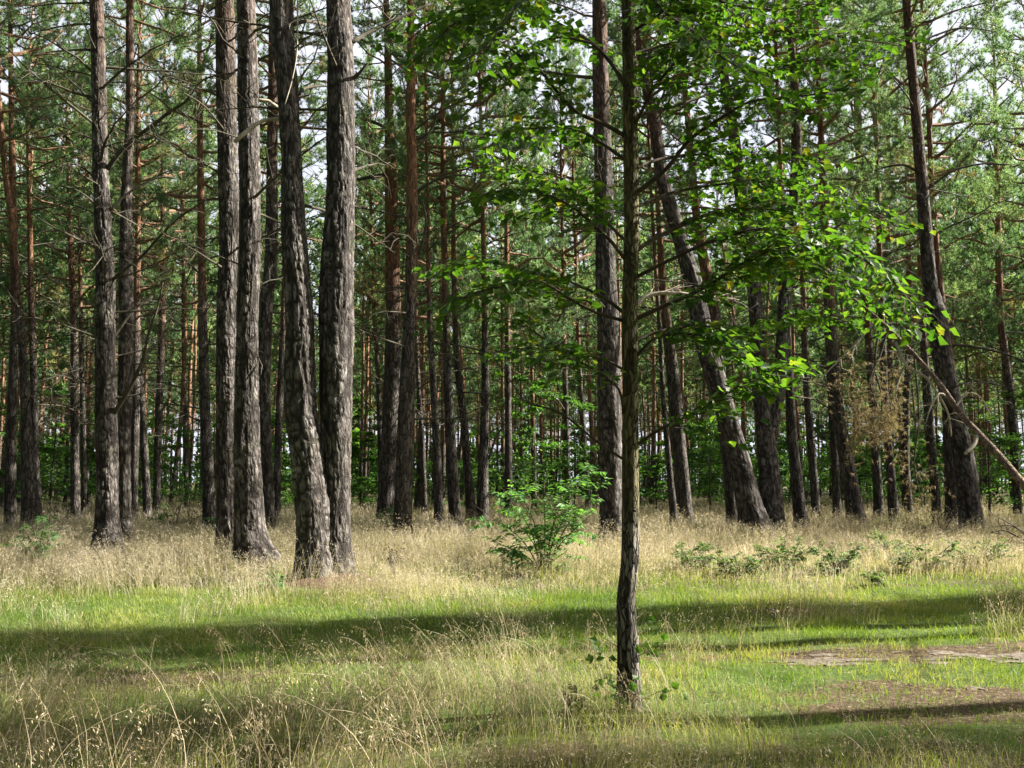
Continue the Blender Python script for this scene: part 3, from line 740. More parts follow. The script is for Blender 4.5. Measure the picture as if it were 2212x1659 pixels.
limb(lb, W([(240, 738), (260, 708), (288, 672), (330, 640)], 8, 3), 0.2)
limb(lb, W([(200, 380), (176, 360), (148, 352), (120, 362)], 5, 2), -0.2)
limb(lb, W([(220, 456), (192, 428), (160, 408), (128, 400)], 5, 2), -0.25)
limb(lb, W([(248, 860), (300, 852), (340, 840), (372, 850)], 5, 2), 0.2)
limb('twin_l', W([(600, 256), (570, 260), (540, 278), (508, 306)], 8, 10), -0.1, 'pale_wood', 1)
limb('twin_l', W([(636, 52), (660, 46), (680, 48), (704, 54)], 10, 7), 0.3, twigs=1)
limb('twin_l', W([(644, 204), (660, 190), (704, 186), (740, 200)], 8, 4), 0.4, twigs=2)
limb('twin_l', W([(640, -40), (642, 100), (632, 168), (616, 224)], 4, 2), -0.15, 'pale_wood', 2)
limb('pair_r', W([(556, 216), (580, 218), (598, 230)], 9, 7), 0.1, 'pale_wood', 1)
limb('pair_r', W([(532, 140), (508, 108), (480, 84), (464, 52), (432, 24), (360, 16)], 6, 3), -0.2, twigs=7)
limb('pair_r', W([(556, 770), (566, 790), (563, 810)], 4, 2), -0.1, twigs=1)
limb('twin_r', W([(762, 90), (784, 76), (824, 56), (872, 34), (930, 8)], 11, 6), 0.2, twigs=4)
limb('twin_r', W([(760, 172), (776, 158), (794, 136)], 11, 5), -0.1, twigs=3)
limb('mid_a', W([(838, 376), (804, 382), (770, 388), (745, 384)], 9, 6), -0.3, twigs=1)
limb('mid_a', W([(836, 276), (796, 260), (768, 254)], 8, 5), -0.2, twigs=2)
limb('mid_b', W([(900, 324), (920, 296), (940, 264), (940, 224)], 7, 3), 0, twigs=5)
limb('mid_b', W([(903, 412), (944, 388), (992, 378), (1020, 382)], 7, 3), -0.1, twigs=6)
limb('mid_b', W([(904, 548), (916, 512), (920, 472), (912, 432)], 8, 4), -0.1, twigs=4)
limb('mid_b', W([(902, 300), (930, 286), (964, 286), (1004, 284), (1044, 294)], 6, 3), 0.1, twigs=6)
limb('behind_birch', W([(1340, 688), (1378, 657), (1394, 642), (1424, 633), (1468, 634), (1514, 640), (1552, 642), (1589, 630)], 12, 6), 0.05, 'pale_wood', 5)
limb('behind_birch', W([(1285, 663), (1268, 648), (1240, 651), (1220, 669), (1204, 693)], 7, 4), -0.1, twigs=4)
limb('behind_birch', W([(1282, 168), (1247, 165), (1184, 156), (1138, 150), (1093, 156)], 9, 4), 0.1, twigs=6)
limb('right_big', W([(1973, 52), (2013, 44), (2061, 24), (2137, 4)], 7, 3), -0.1, twigs=6)
limb('right_big', W([(1978, 96), (2021, 76), (2081, 60), (2161, 70)], 6, 3), 0.2, twigs=7)
limb('right_big', W([(1998, 412), (2025, 392), (2061, 368), (2121, 354), (2181, 356)], 7, 3), -0.2, twigs=6)
limb('right_big', W([(1977, 368), (1949, 356), (1901, 364), (1841, 386), (1801, 386)], 6, 3), 0.1, twigs=6)
limb('right_30', W([(2042, 762), (2061, 746), (2121, 752), (2181, 768), (2230, 790)], 7, 4), -0.3, twigs=9)
limb('mid_f', W([(1056, 990), (1070, 950), (1090, 915)], 6, 3), 0, twigs=2)

# root mound litter is part of the ground; bark flakes lie round the twin pines
# ------------------------------------------------------------------ trees outside the frame, to the right (they shade the clearing)
AZ, EL = math.radians(12), math.radians(36)
TO_SUN = np.array([math.cos(AZ) * math.cos(EL), math.sin(AZ) * math.cos(EL), math.sin(EL)])
gt = G()
pa = catmull(np.array([[0, 0, -0.2, 0.27], [0, 0, 0.3, 0.2], [0.05, 0.03, 4, 0.17], [-0.05, 0.05, 9, 0.14], [0.03, 0, 14, 0.09], [0, 0, 20, 0.02]]), 0.4)
tube(gt, pa, 14, 0, bump=trunk_bump(55, 0.3, 0.05))
TRUNK_SIDE = gt.mesh('trunk', [M['bark_mid']])
def side_pine(x, y, H=19.0, cf=9.0, k=None, s=1.0, lab='pine standing outside the picture to the right of the clearing', grp='pines beside the clearing outside the frame', extra_crowns=0):
    t = thing('pine_tree', lab, 'pine tree', (x, y, float(gz(x, y))), grp)
    rng = np.random.default_rng(int(abs(x * 91 + y * 37)) + 5)
    o = put(TRUNK_SIDE, 'trunk', None, t); o.scale = (1, 1, H / 20)
    k = int(rng.integers(6)) if k is None else k
    o = put(CROWN[k], 'crown', None, t); o.location = (0, 0, cf); o.scale = (s, s, (H - cf + 0.4) / CROWN_H[k]); o.rotation_euler = (0, 0, rng.uniform(0, 6.28))
    for e in range(extra_crowns):
        o = put(CROWN[(k + 2 + e) % 6], 'crown', None, t); o.location = (0, 0, cf + 0.3); o.scale = (s, s, (H - cf) / CROWN_H[(k + 2 + e) % 6]); o.rotation_euler = (0, 0, 1.7 + e)  # overlaid second crown, added to deepen the shade this unseen pine casts
    for j in range(6):
        o = put(BRANCH[int(rng.integers(10))], 'dead_branch', None, t); o.location = (0, 0, rng.uniform(3, cf)); o.rotation_euler = (0, rng.uniform(-0.3, 0.2), rng.uniform(0, 6.28))
def shade(xc, yc, hc=13.5, **kw):
    off = hc / math.tan(EL)
    side_pine(xc + off * math.cos(AZ), yc + off * math.sin(AZ), **kw)
SH = [(-6.7, 9.3, 0.25, 1), (-4.6, 9.8, 0.25, 2), (-2.0, 10.2, 0.25, 1), (0.9, 10.6, 0.25, 2), (3.4, 11.2, 0.25, 1), (6.0, 12.2, 0.30, 2), (8.6, 13.2, 0.30, 2), (-7.5, 7.2, 0.55, 1), (-5.5, 8.5, 0.28, 2), (7.6, 6.8, 0.42, 1), (-7.5, 4.4, 0.5, 1),
      (3.8, 4.4, 0.6, 1), (7.5, 4.6, 0.5, 1), (-2.0, 2.3, 0.6, 1), (1.0, 2.2, 0.8, 0), (-3.5, 1.0, 0.9, 0), (8, 2.0, 1.0, 0), (9.5, 20.8, 0.7, 0), (8.5, 27.5, 1.0, 0), (13, 30, 1.0, 0), (10, 24.5, 0.8, 0)]
for xc, yc, s, ec in SH: shade(xc, yc, s=s, extra_crowns=ec)
side_pine(15.8, 24.2, H=25, cf=11, s=0.9); side_pine(14.3, 21.2, H=23, cf=10, s=0.5)
side_pine(18.4, 31.5, H=20, cf=8.5, s=1.1); side_pine(24.8, 42, H=20, cf=8, s=1.1)
rr = np.random.default_rng(77)
for k in range(30):
    y = 22 + 40 * rr.uniform(); x = 0.62 * y + 5 + rr.uniform(0, 26)
    if x < 36 and y < 27.5: continue
    side_pine(x, y, H=rr.uniform(17, 21), s=rr.uniform(0.85, 1.1))

# the wood goes on to the left of, behind and round the camera
rr = np.random.default_rng(78); around = []
while len(around) < 150:
    x = rr.uniform(-48, 34); y = rr.uniform(-42, 40)
    if abs(x) < 0.66 * y + 3.2 or x * x + y * y < 36 or (y > 1.5 and x > 0): continue
    if any((x - a) ** 2 + (y - b) ** 2 < 8 for a, b in around): continue
    around.append((x, y)); side_pine(x, y, H=rr.uniform(17, 21), cf=rr.uniform(6, 9) if y > 0 else rr.uniform(4, 7.5), s=rr.uniform(0.95, 1.25), lab='pine standing outside the picture beside or behind the viewer', grp='pines round the viewer outside the frame')

# ------------------------------------------------------------------ the far wood: one mass of trunks and crowns
fg = G()
rr = np.random.default_rng(42)
spots = []
tries = 0
while len(spots) < 760 and tries < 20000:
    tries += 1
    y = 42 + 105 * rr.uniform() ** 0.85
    x = rr.uniform(-1, 1) * (0.62 * y + 9)
    if all((x - a) ** 2 + (y - b) ** 2 > (1.7 + 0.006 * y) ** 2 for a, b in spots[-260:]): spots.append((x, y))
def place(dst, src, x, y, z, rot, sx, sz, mats, dc=0.0):
    v, c, t, q, tm, qm = src
    cs, sn = math.cos(rot), math.sin(rot)
    vv = np.empty_like(v); vv[:, 0] = (v[:, 0] * cs - v[:, 1] * sn) * sx + x; vv[:, 1] = (v[:, 0] * sn + v[:, 1] * cs) * sx + y; vv[:, 2] = v[:, 2] * sz + z
    n0 = dst.n
    dst.v.append(vv); dst.c.append(np.clip(c + dc, 0, 1) if dc else c); dst.n += len(v)
    if len(t): dst.t.append(t + n0); dst.tm.append(np.array(mats)[tm])
    if len(q): dst.q.append(q + n0); dst.qm.append(np.array(mats)[qm])
FBR = [branch_G(360 + k, 1.9, 4).merged() for k in range(4)]
for x, y in spots:
    H = rr.uniform(17, 23); cf = H * rr.uniform(0.36, 0.55); g0 = float(gz(x, y))
    lean = rr.normal(0, 0.35); bow = rr.normal(0, 0.25); r0 = rr.uniform(0.085, 0.17)
    zz = np.linspace(-0.1, H, 9); f = zz / H
    pr = np.stack([x + lean * f + bow * np.sin(f * 5), y + 0 * f, g0 + zz, r0 * (1 - 0.85 * f)], 1)
    tube(fg, pr, 7, 0, c=np.clip(zz / 20.0, 0, 1))
    place(fg, FAR_CROWN[int(rr.integers(5))], x + lean * 0.7, y, g0 + cf, rr.uniform(0, 6.28), rr.uniform(0.8, 1.25), (H - cf) / 9.5, [2, 1])
    for k in range(7 if y < 90 else 3):
        z = rr.uniform(2.5, cf); s = rr.uniform(0.5, 1.0)
        place(fg, FBR[int(rr.integers(4))], x + lean * z / H, y, g0 + z, rr.uniform(0, 6.28), s, s, [3, 3])
tag(put(fg, 'distant_wood', [M['bark_far'], M['needle'], M['limb'], M['dead']]), 'dense far wood of slender pines with orange upper trunks filling the background', 'wood', kind='stuff')

# ------------------------------------------------------------------ broadleaf understory
def sapling_G(seed, H=4.5, n=1500, leaf=0.11, spread=1.3):
    rng = np.random.default_rng(seed)
    gs, gl = G(), G()
    t = np.linspace(0, 1, 7)[:, None]
    st = np.hstack([rng.normal(0, 0.05, (7, 2)).cumsum(0) * t, t * H])
    tube(gs, np.hstack([st, 0.035 * (1 - 0.85 * t) * H / 4.5]), 6, 0)
    pos = []; dr = []
    nb = 22
    for k in range(nb):
        u = rng.uniform(0.12, 0.98); q = u * 6; a = min(5, int(q)); p0 = st[a] + (st[a + 1] - st[a]) * (q - a)
        az = k * 2.4 + rng.uniform(-0.4, 0.4); L = spread * (1.05 - 0.7 * u) * rng.uniform(0.6, 1.2)
        d = np.array([math.cos(az), math.sin(az), rng.uniform(0.1, 0.6)])
        tt = np.linspace(0, 1, 4)[:, None]
        bp = p0 + d * L * tt - np.array([0, 0, 0.25]) * L * tt ** 2
        tube(gs, np.hstack([bp, 0.010 * (1 - 0.8 * tt)]), 3, 0, cap=False)
        m = n // nb
        s = rng.uniform(0.2, 1.05, m); 
        pp = p0 + d * L * s[:, None] - np.array([0, 0, 0.25]) * L * s[:, None] ** 2 + rng.normal(0, 0.13, (m, 3)) * np.array([1, 1, 0.45]) * L
        pos.append(pp); dr.append(unit(d + rng.normal(0, 0.8, (m, 3)) + np.array([0, 0, -0.3])))
    pos = np.concatenate(pos); dr = np.concatenate(dr)
    nor = unit(np.array([0, 0, 1.0]) + rng.normal(0, 0.45, pos.shape))
    leaves(gl, pos, dr, nor, leaf * rng.uniform(0.7, 1.2, len(pos)), leaf * 0.7, 0, rng.uniform(0, 1, len(pos)))
    return gs, gl
SAP = []
for k in range(5):
    a, b = sapling_G(500 + k, 4.5, 2400, 0.10 + 0.015 * (k % 3), [1.3, 1.6, 1.1, 1.8, 1.4][k])
    SAP.append((a.mesh('stem', [M['twig']]), b.mesh('foliage', [M['under_leaf']], False)))
def sapling(label, px, d, h, k, w=1.0):
    x = (px - CX) / F2 * d; z = float(gz(x, d))
    t = thing('sapling', label, 'sapling', (x, d, z), 'young broadleaf trees under the pines')
    t.rotation_euler = (0, 0, px * 0.37)
    for me, nm in zip(SAP[k], ('stem', 'foliage')):
        o = put(me, nm, None, t); o.scale = (w * h / 4.5, w * h / 4.5, h / 4.5)
for args in [
    ('leafy young tree at the left border behind the outermost pines', 5, 37, 4.6, 0, 1.2),
    ('leafy young tree between the left border pines and the slim dark straight pine', 118, 40, 5.6, 1, 1.3),
    ('dark leafy young tree just left of the grey pine with long bare branches', 196, 42, 4.2, 2, 1.3),
    ('low bright green young tree behind the dark thin pine leaning left', 318, 37, 2.7, 3, 1.3),
    ('taller bright green young tree right of the slim right leaning pine', 372, 39, 4.0, 1, 1.2),
    ('leafy young tree just left of the close dark pair', 462, 43, 4.0, 4, 1.1),
    ('shaded leafy young tree seen left of the twin pines', 600, 36, 3.4, 0, 1.1),
    ('leafy young tree just right of the twin pines', 782, 43, 4.6, 2, 1.3),
    ('leafy young tree behind the two tall reddish pines', 905, 46, 3.6, 3, 1.3),
    ('low leafy young tree behind the dark cluster of pines', 1005, 45, 3.0, 4, 1.3),
    ('tall pale green young tree left of the pole behind the bush', 1150, 41, 6.2, 1, 1.2),
    ('tall dark green young tree right of the pole behind the bush', 1240, 40, 5.2, 0, 1.2),
    ('low green young tree just right of the slender leafy tree', 1415, 44, 3.4, 2, 1.3),
    ('light green young tree left of the thick leaning pine', 1530, 43, 4.6, 3, 1.2),
    ('green young tree seen right of the forked pine', 1715, 44, 4.2, 4, 1.4),
    ('green young tree below the brown hanging needles', 1868, 45, 3.8, 1, 1.3),
    ('green young tree left of the big dark right hand pine', 1990, 46, 3.6, 2, 1.3),
    ('bright leafy young tree right of the big dark right hand pine', 2128, 37, 5.0, 3, 1.3),
    ('dense leafy young tree at the right border behind the fallen trunk', 2212, 38, 5.2, 0, 1.3)]:
    sapling(*args)
ug = G()
SAPF = [sapling_G(520 + k, 4.5, 520, 0.24, 1.6)[1].merged() for k in range(3)]
rr = np.random.default_rng(9)
for k in range(560):
    y = 49 + 85 * rr.uniform(); x = rr.uniform(-1, 1) * (0.62 * y + 6)
    if fbm(x * 0.09, y * 0.09, 123) < 0.42: continue
    s = rr.uniform(0.25, 1.0) ** 1.3 * 1.3 * (1 + (y - 49) / 120) + 0.15
    place(ug, SAPF[int(rr.integers(3))], x, y, float(gz(x, y)) - 0.2, rr.uniform(0, 6.28), (0.5 + 0.55 * s) * rr.uniform(0.9, 1.4), s, [0], rr.uniform(-0.5, 0.5))
tag(put(ug, 'undergrowth', [M['under_leaf']], smooth_=False), 'green leafy undergrowth spreading far back between the distant trunks', 'undergrowth', kind='stuff')

# ------------------------------------------------------------------ the slender leafy tree in front
D0 = 6.6
bt = thing('broadleaf_tree', 'slender young broadleaf tree with dark rough foot and spreading leafy branches, nearest tree of all', 'tree', (0, 0, 0))
tr = [(1360, 1530, 58), (1359, 1500, 49), (1357, 1400, 45), (1352, 1300, 40), (1361, 1200, 37), (1362, 1000, 35), (1361, 850, 34), (1360, 700, 35), (1364, 500, 32), (1362, 300, 32), (1359, 100, 31), (1356, 0, 28)]
tp = np.array([[*P(a, b, D0), c * 0.5 * D0 / F2] for a, b, c in tr])
zb = float(gz(tp[0, 0], D0)); tp[0, 2] = zb - 0.03
bt.location = (tp[0, 0], D0, zb); BB = np.array([tp[0, 0], D0, zb])
up = [[tp[-1, 0] - 0.02 * k, D0 + 0.03 * k, tp[-1, 2] + 0.7 * k, 0.044 * (1 - k / 4.6)] for k in range(1, 5)]
tp = np.vstack([tp, up]); tpl = tp.copy(); tpl[:, :3] -= BB
bpath = catmull(tpl, 0.035)
g = G(); tube(g, bpath, 36, 0, bump=trunk_bump(17, 0.12, 0.07)); put(g, 'trunk', [M['birch']], bt)

def spray(gw, gl, path, rng, twig_n, L0, n_leaf, dens=1.0, size=0.065):
    """twigs and leaves along a branch; path K x 4 local"""
    K = len(path)
    pos = []; dr = []
    for k in range(twig_n):
        s = 0.22 + 0.78 * (k + rng.uniform(0, 1)) / twig_n
        i = min(K - 2, int(s * (K - 1))); p0 = path[i, :3]; ax = unit(path[i + 1, :3] - path[i, :3])
        sd = unit(np.cross(ax, np.array([0, 0, 1.0]))) * (1 if k % 2 else -1)
        d = unit(ax * rng.uniform(0.5, 1.0) + sd * rng.uniform(0.5, 1.1) + np.array([0, 0, rng.uniform(-0.25, 0.25)]))
        tl = L0 * rng.uniform(0.55, 1.2) * (1.15 - 0.5 * s)
        tt = np.linspace(0, 1, 4)[:, None]
        tw = p0 + d * tl * tt + np.array([0, 0, -0.18]) * tl * tt ** 2 + rng.normal(0, 0.02, (4, 3)) * tl
        tube(gw, np.hstack([tw, 0.0035 * (1 - 0.7 * tt)]), 4, 0, cap=False)
        m = max(2, int(n_leaf * tl / L0 * dens))
        u = np.linspace(0.12, 1.0, m)
        q = p0 + d * tl * u[:, None] + np.array([0, 0, -0.18]) * tl * u[:, None] ** 2
        sgn = np.where(np.arange(m) % 2 == 0, 1, -1)[:, None]
        sd2 = unit(np.cross(d, np.array([0, 0, 1.0])))
        ld = unit(d * 0.6 + sd2 * sgn * rng.uniform(0.5, 1.2, (m, 1)) + rng.normal(0, 0.25, (m, 3)) + np.array([0, 0, -0.25]))
        pos.append(q + rng.normal(0, 0.018, (m, 3)) + sd2 * sgn * 0.02); dr.append(ld)
    pos = np.concatenate(pos); dr = np.concatenate(dr)
    nor = unit(np.array([0, 0, 1.0]) + rng.normal(0, 0.42, pos.shape))
    sz = size * rng.uniform(0.65, 1.2, len(pos))
    leaves(gl, pos, dr, nor, sz, sz * 0.78, 0, rng.uniform(0, 1, len(pos)))

rb = np.random.default_rng(64)
def bbranch(pts, slope, w0, w1=2, tn=16, L0=0.42, nl=9, size=0.065, up=False):
    a = np.array([[*P(x, y, D0 + slope * k), (w0 + (w1 - w0) * k / (len(pts) - 1)) * 0.5 * D0 / F2] for k, (x, y) in enumerate(pts)])
    a[:, :3] -= BB
    q = catmull(a, 0.05)
    gw, gl = G(), G()
    tube(gw, q, 7, 0)
    spray(gw, gl, q, rb, tn, L0, nl, 1.0, size)
    b = put(gw, 'branch', [M['twig']], bt)
    put(gl, 'leaves', [M['leaf']], b, False)
BR = [
 ([(1352, 186), (1314, 129), (1270, 87), (1213, 54), (1165, 27), (1102, 0), (1030, -30)], 0.10, 11, 22),
 ([(1350, 294), (1303, 267), (1252, 246), (1213, 210), (1168, 153), (1123, 120), (1060, 75), (1018, 30)], -0.08, 11, 20),
 ([(1350, 345), (1303, 312), (1258, 285), (1198, 276), (1108, 282), (1030, 300)], 0.16, 9, 22),
 ([(1276, 93), (1216, 81), (1168, 90), (1126, 120), (1084, 156), (1033, 186)], -0.10, 6, 14),
 ([(1351, 678), (1297, 639), (1228, 609), (1168, 594), (1093, 573), (1048, 565), (1003, 568), (950, 580)], 0.12, 9, 22),
 ([(1346, 693), (1288, 675), (1246, 654), (1198, 624), (1153, 603), (1093, 618), (1042, 627), (980, 650)], -0.10, 8, 20),
 ([(1351, 561), (1318, 519), (1282, 486), (1240, 450), (1180, 420), (1110, 410), (1040, 420)], -0.14, 9, 26),
 ([(1351, 520), (1310, 480), (1260, 430), (1200, 395), (1130, 370), (1060, 365)], 0.2, 8, 26),
 ([(1350, 800), (1300, 775), (1234, 762), (1198, 755), (1138, 752), (1070, 760)], 0.12, 6, 14),
 ([(1348, 905), (1336, 840), (1288, 801), (1234, 771), (1180, 735), (1120, 690)], -0.12, 6, 14),
 ([(1366, 153), (1387, 132), (1438, 108), (1468, 87), (1498, 42), (1525, 0), (1545, -40)], 0.12, 9, 22),
 ([(1369, 66), (1408, 42), (1453, 9), (1500, -30)], -0.1, 8, 18),
 ([(1363, 285), (1384, 246), (1408, 195), (1438, 159), (1474, 120), (1520, 90)], -0.08, 9, 20),
 ([(1369, 363), (1402, 351), (1453, 339), (1528, 333), (1622, 335), (1700, 345), (1780, 350)], 0.10, 9, 26),
 ([(1370, 420), (1438, 366), (1492, 300), (1558, 255), (1622, 219), (1693, 212), (1801, 196), (1861, 172)], -0.08, 11, 28),
 ([(1370, 545), (1408, 519), (1468, 489), (1543, 459), (1622, 450), (1700, 456), (1790, 470), (1870, 500)], 0.12, 11, 34),
 ([(1372, 690), (1423, 666), (1492, 636), (1543, 609), (1588, 579), (1622, 561), (1670, 540), (1730, 528), (1790, 525)], -0.06, 11, 30),
 ([(1500, 632), (1543, 609), (1589, 579), (1655, 567), (1715, 568), (1775, 594), (1835, 618), (1880, 648), (1940, 700)], 0.14, 7, 34),
 ([(1369, 115), (1460, 92), (1549, 80), (1681, 68), (1801, 78), (1941, 98)], 0.16, 7, 26),
 ([(1374, 962), (1430, 925), (1469, 907), (1533, 875), (1581, 843), (1649, 807), (1720, 790)], -0.10, 8, 18),
 ([(1374, 770), (1420, 728), (1500, 722), (1580, 745), (1640, 795)], -0.10, 7, 26),
 ([(1374, 735), (1440, 712), (1520, 705), (1600, 720), (1660, 700), (1730, 680), (1800, 690)], 0.16, 7, 30),
 ([(1372, 600), (1450, 560), (1540, 520), (1640, 495), (1740, 500), (1830, 540), (1920, 600), (1985, 680)], -0.16, 9, 36),
 ([(1370, 450), (1440, 420), (1540, 400), (1640, 395), (1740, 410), (1850, 440), (1940, 490)], 0.24, 8, 32),
 ([(1366, 250), (1440, 235), (1540, 200), (1650, 160), (1760, 130), (1880, 150)], 0.2, 8, 26),
 ([(1356, -160), (1250, -100), (1150, -50), (1050, 10), (970, 60), (910, 120)], -0.12, 9, 30),
 ([(1356, -200), (1200, -110), (1090, -40), (1000, 20), (930, 50), (880, 90)], 0.1, 9, 30),
 ([(1356, -230), (1260, -140), (1180, -60), (1110, 20), (1060, 90), (1010, 150)], -0.28, 9, 28),
 ([(1356, -120), (1400, -80), (1480, -30), (1580, 10), (1690, 20), (1800, 0)], 0.1, 9, 26),
 ([(1358, -40), (1400, -10), (1440, 30), (1500, 70), (1570, 130), (1640, 160)], -0.25, 8, 22),
]
for pts, sl, w, tn in BR: bbranch(pts, sl, w, 2.2, int(tn * 1.6), 0.47, 9, 0.083)
# thin nearly bare lower branch
bbranch([(1346, 992), (1287, 952), (1223, 900), (1184, 882), (1136, 868), (1104, 824), (1063, 768)], 0.05, 6, 2, 6, 0.25, 2)
# sprouts and ivy-like leaves at the foot
gw, gl = G(), G()
for k in range(9):
    a = rb.uniform(0, 6.28); z = rb.uniform(0.0, 0.45); p0 = np.array([math.cos(a) * 0.09, math.sin(a) * 0.09, z])
    p1 = p0 + np.array([math.cos(a), math.sin(a), 0.5]) * rb.uniform(0.05, 0.2)
    tube(gw, np.array([[*(p0 * np.array([0.5, 0.5, 1])), 0.004], [*p0, 0.003], [*p1, 0.002]]), 4, 0)
    m = 5; pos = p1 + rb.normal(0, 0.05, (m, 3)); leaves(gl, pos, rb.normal(0, 1, (m, 3)), unit(rb.normal(0, 0.6, (m, 3)) + np.array([0, -0.8, 0.6])), 0.07, 0.06, 0, rb.uniform(0.2, 0.9, m))
b = put(gw, 'sprout', [M['twig']], bt); put(gl, 'leaves', [M['leaf']], b, False)

# ------------------------------------------------------------------ the fallen pine leaning in from the right
fp = [(2370, 1205, 20, 18.4), (2290, 1130, 19, 18.8), (2212, 1048, 18, 19.2), (2161, 988, 16.5, 19.6), (2113, 936, 15, 20.0), (2077, 896, 13, 20.4), (2025, 824, 11, 20.9), (1973, 764, 9, 21.4), (1917, 708, 7.5, 21.9), (1850, 650, 5, 22.3), (1780, 600, 3, 22.6)]
fa = np.array([[*P(a, b, d), w * 0.5 * d / F2] for a, b, w, d in fp])
fz = float(gz(fa[0, 0], fa[0, 1])); fa[0, 2] = fz + 0.05
FB = np.array([fa[0, 0], fa[0, 1], fz]); fa[:, :3] -= FB
ft = thing('fallen_pine', 'broken dead pine with orange bark slanting down to the right border', 'fallen tree', FB)
fpath = catmull(fa, 0.1)
g = G(); tube(g, fpath, 20, 0, bump=trunk_bump(88, 0, 0.05)); put(g, 'trunk', [M['fallen']], ft)
def fbr(pts, w0, w1, mat='pale_wood', twigs=6, ds=0.05):
    a = np.array([[*P(x, y, d), (w0 + (w1 - w0) * k / (len(pts) - 1)) * 0.5 * d / F2] for k, (x, y, d) in enumerate(pts)]); a[:, :3] -= FB
    q = catmull(a, 0.08); gw = G(); tube(gw, q, 7, 0)
    for k in range(twigs):
        i = int(rb.uniform(0.2, 0.95) * (len(q) - 2)); p0 = q[i, :3]; ax = unit(q[i + 1, :3] - q[i, :3]); d = unit(ax * 0.6 + rb.normal(0, 0.7, 3) + np.array([0, 0, -0.3])); tl = rb.uniform(0.2, 0.55)
        p1 = p0 + d * tl * 0.5; p2 = p1 + unit(d + rb.normal(0, 0.5, 3)) * tl * 0.5
        tube(gw, np.array([[*p0, 0.01], [*p1, 0.007], [*p2, 0.003]]), 4, 0)
        for j in range(3): tube(gw, np.array([[*p1, 0.005], [*(p1 + unit(d + rb.normal(0, 0.8, 3)) * tl * 0.4), 0.002]]), 3, 0, cap=False)
    return put(gw, 'branch', [M[mat]], ft)
fbr([(2113, 938, 20.0), (2105, 960, 19.8), (2085, 980, 19.7)], 10, 7, twigs=0)
fbr([(1935, 740, 21.7), (1960, 792, 21.3), (2001, 816, 21.1), (2029, 856, 20.9), (2049, 896, 20.8), (2055, 942, 20.7)], 7, 3, twigs=9)
fbr([(2062, 880, 20.5), (2090, 850, 20.6), (2120, 860, 20.6), (2140, 900, 20.7)], 5, 2, twigs=7)
fbr([(1973, 768, 21.4), (1950, 800, 21.3), (1935, 850, 21.2), (1945, 880, 21.2)], 5, 2, twigs=5)
fbr([(2050, 862, 20.7), (2030, 850, 20.6), (2010, 880, 20.5), (2000, 915, 20.5)], 5, 2, twigs=7)
fbr([(1917, 712, 21.9), (1900, 770, 21.8), (1880, 820, 21.7), (1895, 880, 21.6)], 6, 3, 'dead', twigs=8)
fbr([(1895, 690, 22), (1850, 740, 22), (1800, 790, 22.1), (1760, 830, 22.2)], 5, 2, twigs=7)
fbr([(1975, 770, 21.5), (1985, 900, 21.4), (1975, 1000, 21.3), (1990, 1080, 21.2)], 5, 2, 'dead', twigs=14)
gl = G(); pos = []
for (cx, cy, sx, sy, n) in [(1915, 905, 20, 22, 230), (1880, 850, 34, 40, 130), (1925, 840, 22, 40, 110), (1842, 935, 10, 34, 90), (1985, 1050, 26, 34, 80), (1890, 935, 20, 18, 130), (1820, 830, 34, 34, 60), (1860, 900, 16, 26, 90), (1960, 980, 30, 30, 40)]:
    for k in range(n): pos.append(P(cx + rb.normal(0, sx), cy + rb.normal(0, sy), 21.7 + rb.normal(0, 0.35)) - FB)
pos = np.array(pos)
needles(gl, pos, np.repeat(np.array([[0.2, 0, -1.0]]), len(pos), 0), 9, 0.11, 0.014, 0.6, 0, rb)
b = fbr([(1900, 700, 22), (1890, 790, 21.8), (1905, 860, 21.7), (1900, 930, 21.7)], 5, 3, 'dead', twigs=10); b.name = 'hanging_branch'
b2 = put(gl, 'dead_needles', [M['brown_needle']], b, False)

# ------------------------------------------------------------------ shrubs and small plants
def shrub(name, label, cat, px, d, stems, leaf, mat, group=None, seed=1, per=9):
    """stems: list of pixel polylines (px,py,depth offset)"""
    rng = np.random.default_rng(seed)
    x = (px - CX) / F2 * d; z = float(gz(x, d)); B = np.array([x, d, z])
    t = thing(name, label, cat, B, group)
    gw, gl = G(), G()
    for st in stems:
        a = np.array([P(u, v, d + o) for u, v, o in st]) - B
        a = np.hstack([a, np.linspace(0.014, 0.004, len(a))[:, None]])
        q = catmull(a, 0.05); tube(gw, q, 6, 0)
        L = np.linalg.norm(np.diff(q[:, :3], axis=0), axis=1).sum()
        spray(gw, gl, q, rng, max(5, int(L * 9)), 0.34, per, 1.0, leaf[0])
    put(gw, 'stem', [M['twig']], t); put(gl, 'foliage', [M[mat]], t, False)
    return t

